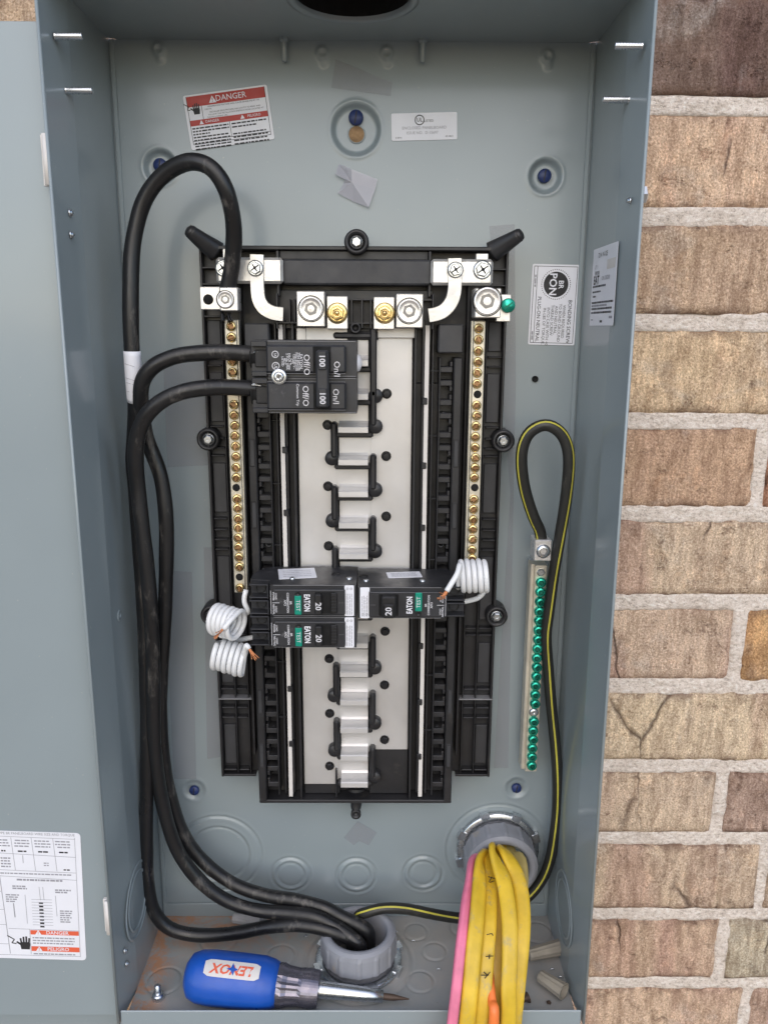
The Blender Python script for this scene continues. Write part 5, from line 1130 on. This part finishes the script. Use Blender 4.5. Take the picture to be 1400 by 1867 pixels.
# curved sticker on the handle, lettering upside down for the viewer
cA=np.array(CC)-(O+au*.04);cA-=au*(cA@au);cA/=np.linalg.norm(cA);tilt=math.radians(20)
upv=np.cross(au,cA)
if upv[2]<0:upv=-upv
base=cA*math.cos(tilt)+upv*math.sin(tilt);side=np.cross(au,base);
if side[2]<0:side=-side
tc=(tx(378)+tx(477))/2;Ls=abs(tx(477)-tx(378))
def cyl(u,v,w=0):
    # u along axis, v around
    a=v/(R+.0001);return O+au*(tc+u)+(base*math.cos(a)+side*math.sin(a))*(R+.00015+w)
mb=MB();hl,hv=Ls/2,.0066;nu,nv=12,8;V=[];
for j in range(nv+1):
    for i in range(nu+1):
        uu=-hl+2*hl*i/nu;vv=-hv+2*hv*j/nv
        k=1-.30*(abs(uu)/hl)**14;V.append(cyl(uu,vv*k,.0001))
mb.add(V,[(j*(nu+1)+i,j*(nu+1)+i+1,(j+1)*(nu+1)+i+1,(j+1)*(nu+1)+i) for j in range(nv) for i in range(nu)],0,True)
def ctext(t,uc,size,mat,sx=1):
    V,Fc=text_geo(t,.03);mb.add([cyl(uc-size*x*sx-size*.25*y,-size*y,.00035) for x,y,_ in V],Fc,mat)
ctext('LENOX',0,.0100,1,1.02)
bpart(mb,'maker_sticker',['cream','redlight','bluep'],sd)
mb=MB();polyf(mb,lambda a,b,w=0:cyl(a,b,.00045),[(.0015,-.0045),(-.001,-.001),(-.0045,0),(-.001,.0012),(.0,.0048),(.002,.0012),(.005,.0),(.0022,-.0012)],0)
bpart(mb,'maker_star','bluep',sd)
# ================================================================== LOOSE PIECES ON THE FLOOR
def nut(P0,P1,r,mat,label,ribs=10,grp=None):
    P0=np.array(P0);P1=np.array(P1);A_=P1-P0;L=np.linalg.norm(A_);a=A_/L;root=thing('wire_connector',label,'wire nut',tuple(P0),grp);U=np.cross((0,0,1.),a);U/=np.linalg.norm(U);Vv=np.cross(a,U);seg=ribs*4;V=[];fs=[]
    prof=[(.80,0),(.86,.02),(.88,L*.3),(.98,L*.8),(1.05,L*.97),(1.02,L)];mb=MB()
    for q,t in prof:
        for k in range(seg):
            an=2*math.pi*k/seg;rr=r*q*(1-.07*(k%4<2));V.append(P0+a*(t if t>.001 else 0)*1.0+(U*math.cos(an)+Vv*math.sin(an))*rr)
    prof2=[(q,t) for q,t in prof]
    V=[];
    for q,t in [(.3,0),(.72,.0006),(.80,.002),(.86,L*.4),(1.0,L*.9),(1.04,L)]:
        for k in range(seg):
            an=2*math.pi*k/seg;V.append(P0+a*t+(U*math.cos(an)+Vv*math.sin(an))*r*q*(1-.07*(k%4<2)))
    for i in range(5):
        for k in range(seg):j=(k+1)%seg;fs.append((i*seg+k,i*seg+j,(i+1)*seg+j,(i+1)*seg+k))
    fs.append(tuple(range(seg))[::-1]);mb.add(V,fs,0,False);mb.lathe([(r*1.03,L),(r*.8,L+.0001),(r*.75,L-.006),(0,L-.0062)],P0,a,24);bpart(mb,'shell',mat,root)
    return root
nut(WZ(962,1741,.009),WZ(1020,1727,.009),.0068,'tan','tan ribbed wire connector lying nearest the back on the right floor',grp='tan wire connectors')
nut(WZ(983,1778,.009),WZ(1028,1808,.009),.0068,'tan','tan ribbed wire connector lying nearest the front with its open end showing',grp='tan wire connectors')
nut(WZ(424,1674,.007),WZ(476,1680,.007),.0052,'greynut','small grey wire connector lying behind the black cables')
p=WZ(289,1820,.0);root=thing('loose_screw','small silver screw standing head down on the left floor','screw',tuple(p));mb=MB();mb.lathe([(.0052,0),(.0052,.002),(.0044,.0045),(.003,.005),(.0024,.0052),(.0028,.008),(.0022,.0085),(.0026,.012),(.0012,.013)],p,(0,0,1),18);bpart(mb,'screw_body','zinc',root)
def dscrew(a,b,r,label):
    a=np.array(a);b=np.array(b);L=np.linalg.norm(b-a);root=thing('drywall_screw',label,'screw',tuple(a));mb=MB();pr=[(.0044,0),(.0042,.0006),(.0020,.0034)];n=10
    for i in range(n):t=.004+(L-.006)*i/n;pr+=[(.0024,t),(.0016,t+(L-.006)*.5/n)]
    pr+=[(.0004,L)];mb.lathe(pr,a,b-a,14);bpart(mb,'screw_body','rust',root)
dscrew(WZ(963,1818,.004),WZ(940,1828,.002),.002,'brown rusty drywall screw lying beside the yellow cables on the right floor')
for px,py,lab in ((1000,1828,'tiny rusty debris chip near the front right of the floor'),(448,1757,'small dark debris chip behind the blue handle')):
    p=WZ(px,py,.0015);mb=MB();r=.0022;V=[p+RS.normal(0,1,3)*np.array((r,r,.0010)) for _ in range(8)]
    mb.add([p+np.array((r*math.cos(a)*q,r*math.sin(a)*q,h)) for a,q,h in ((0,1,0),(1.2,.8,0),(2.4,1.1,0),(3.9,.9,0),(5.2,1,0),(0.4,.4,.002),(2.6,.5,.0017),(4.4,.4,.0019))],[(0,1,5),(1,2,6,5),(2,3,6),(3,4,7,6),(4,0,5,7),(5,6,7)],0);tag(mb.build('debris_chip','rust'),lab,'debris')
# ground conduit glimpses: silver flecks of stripped wire on the floor
for i,(px,py) in enumerate(((554,1708),(718,1700),(796,1768),(750,1716),(1010,1668),(1018,1782),(1002,1768))):
    p=WZ(px,py,.001);mb=MB();mb.tube(spline([p,p+np.array((.0018,.0006,.0012)),p+np.array((.0035,-.0004,.0002))],.001),.00045,6)
    tag(mb.build('wire_snip','zinc'),('shiny wire snip left of the floor bushing','shiny wire snip just right of the floor bushing','shiny wire snip beside the pink cable','shiny wire snip between bushing and pink cable','shiny wire snip at the rear right corner of the floor','shiny wire snip beside the open tan connector','shiny wire snip between the two tan connectors')[i],'wire snip','bits of wire on the box floor')
SC.render.engine='CYCLES'
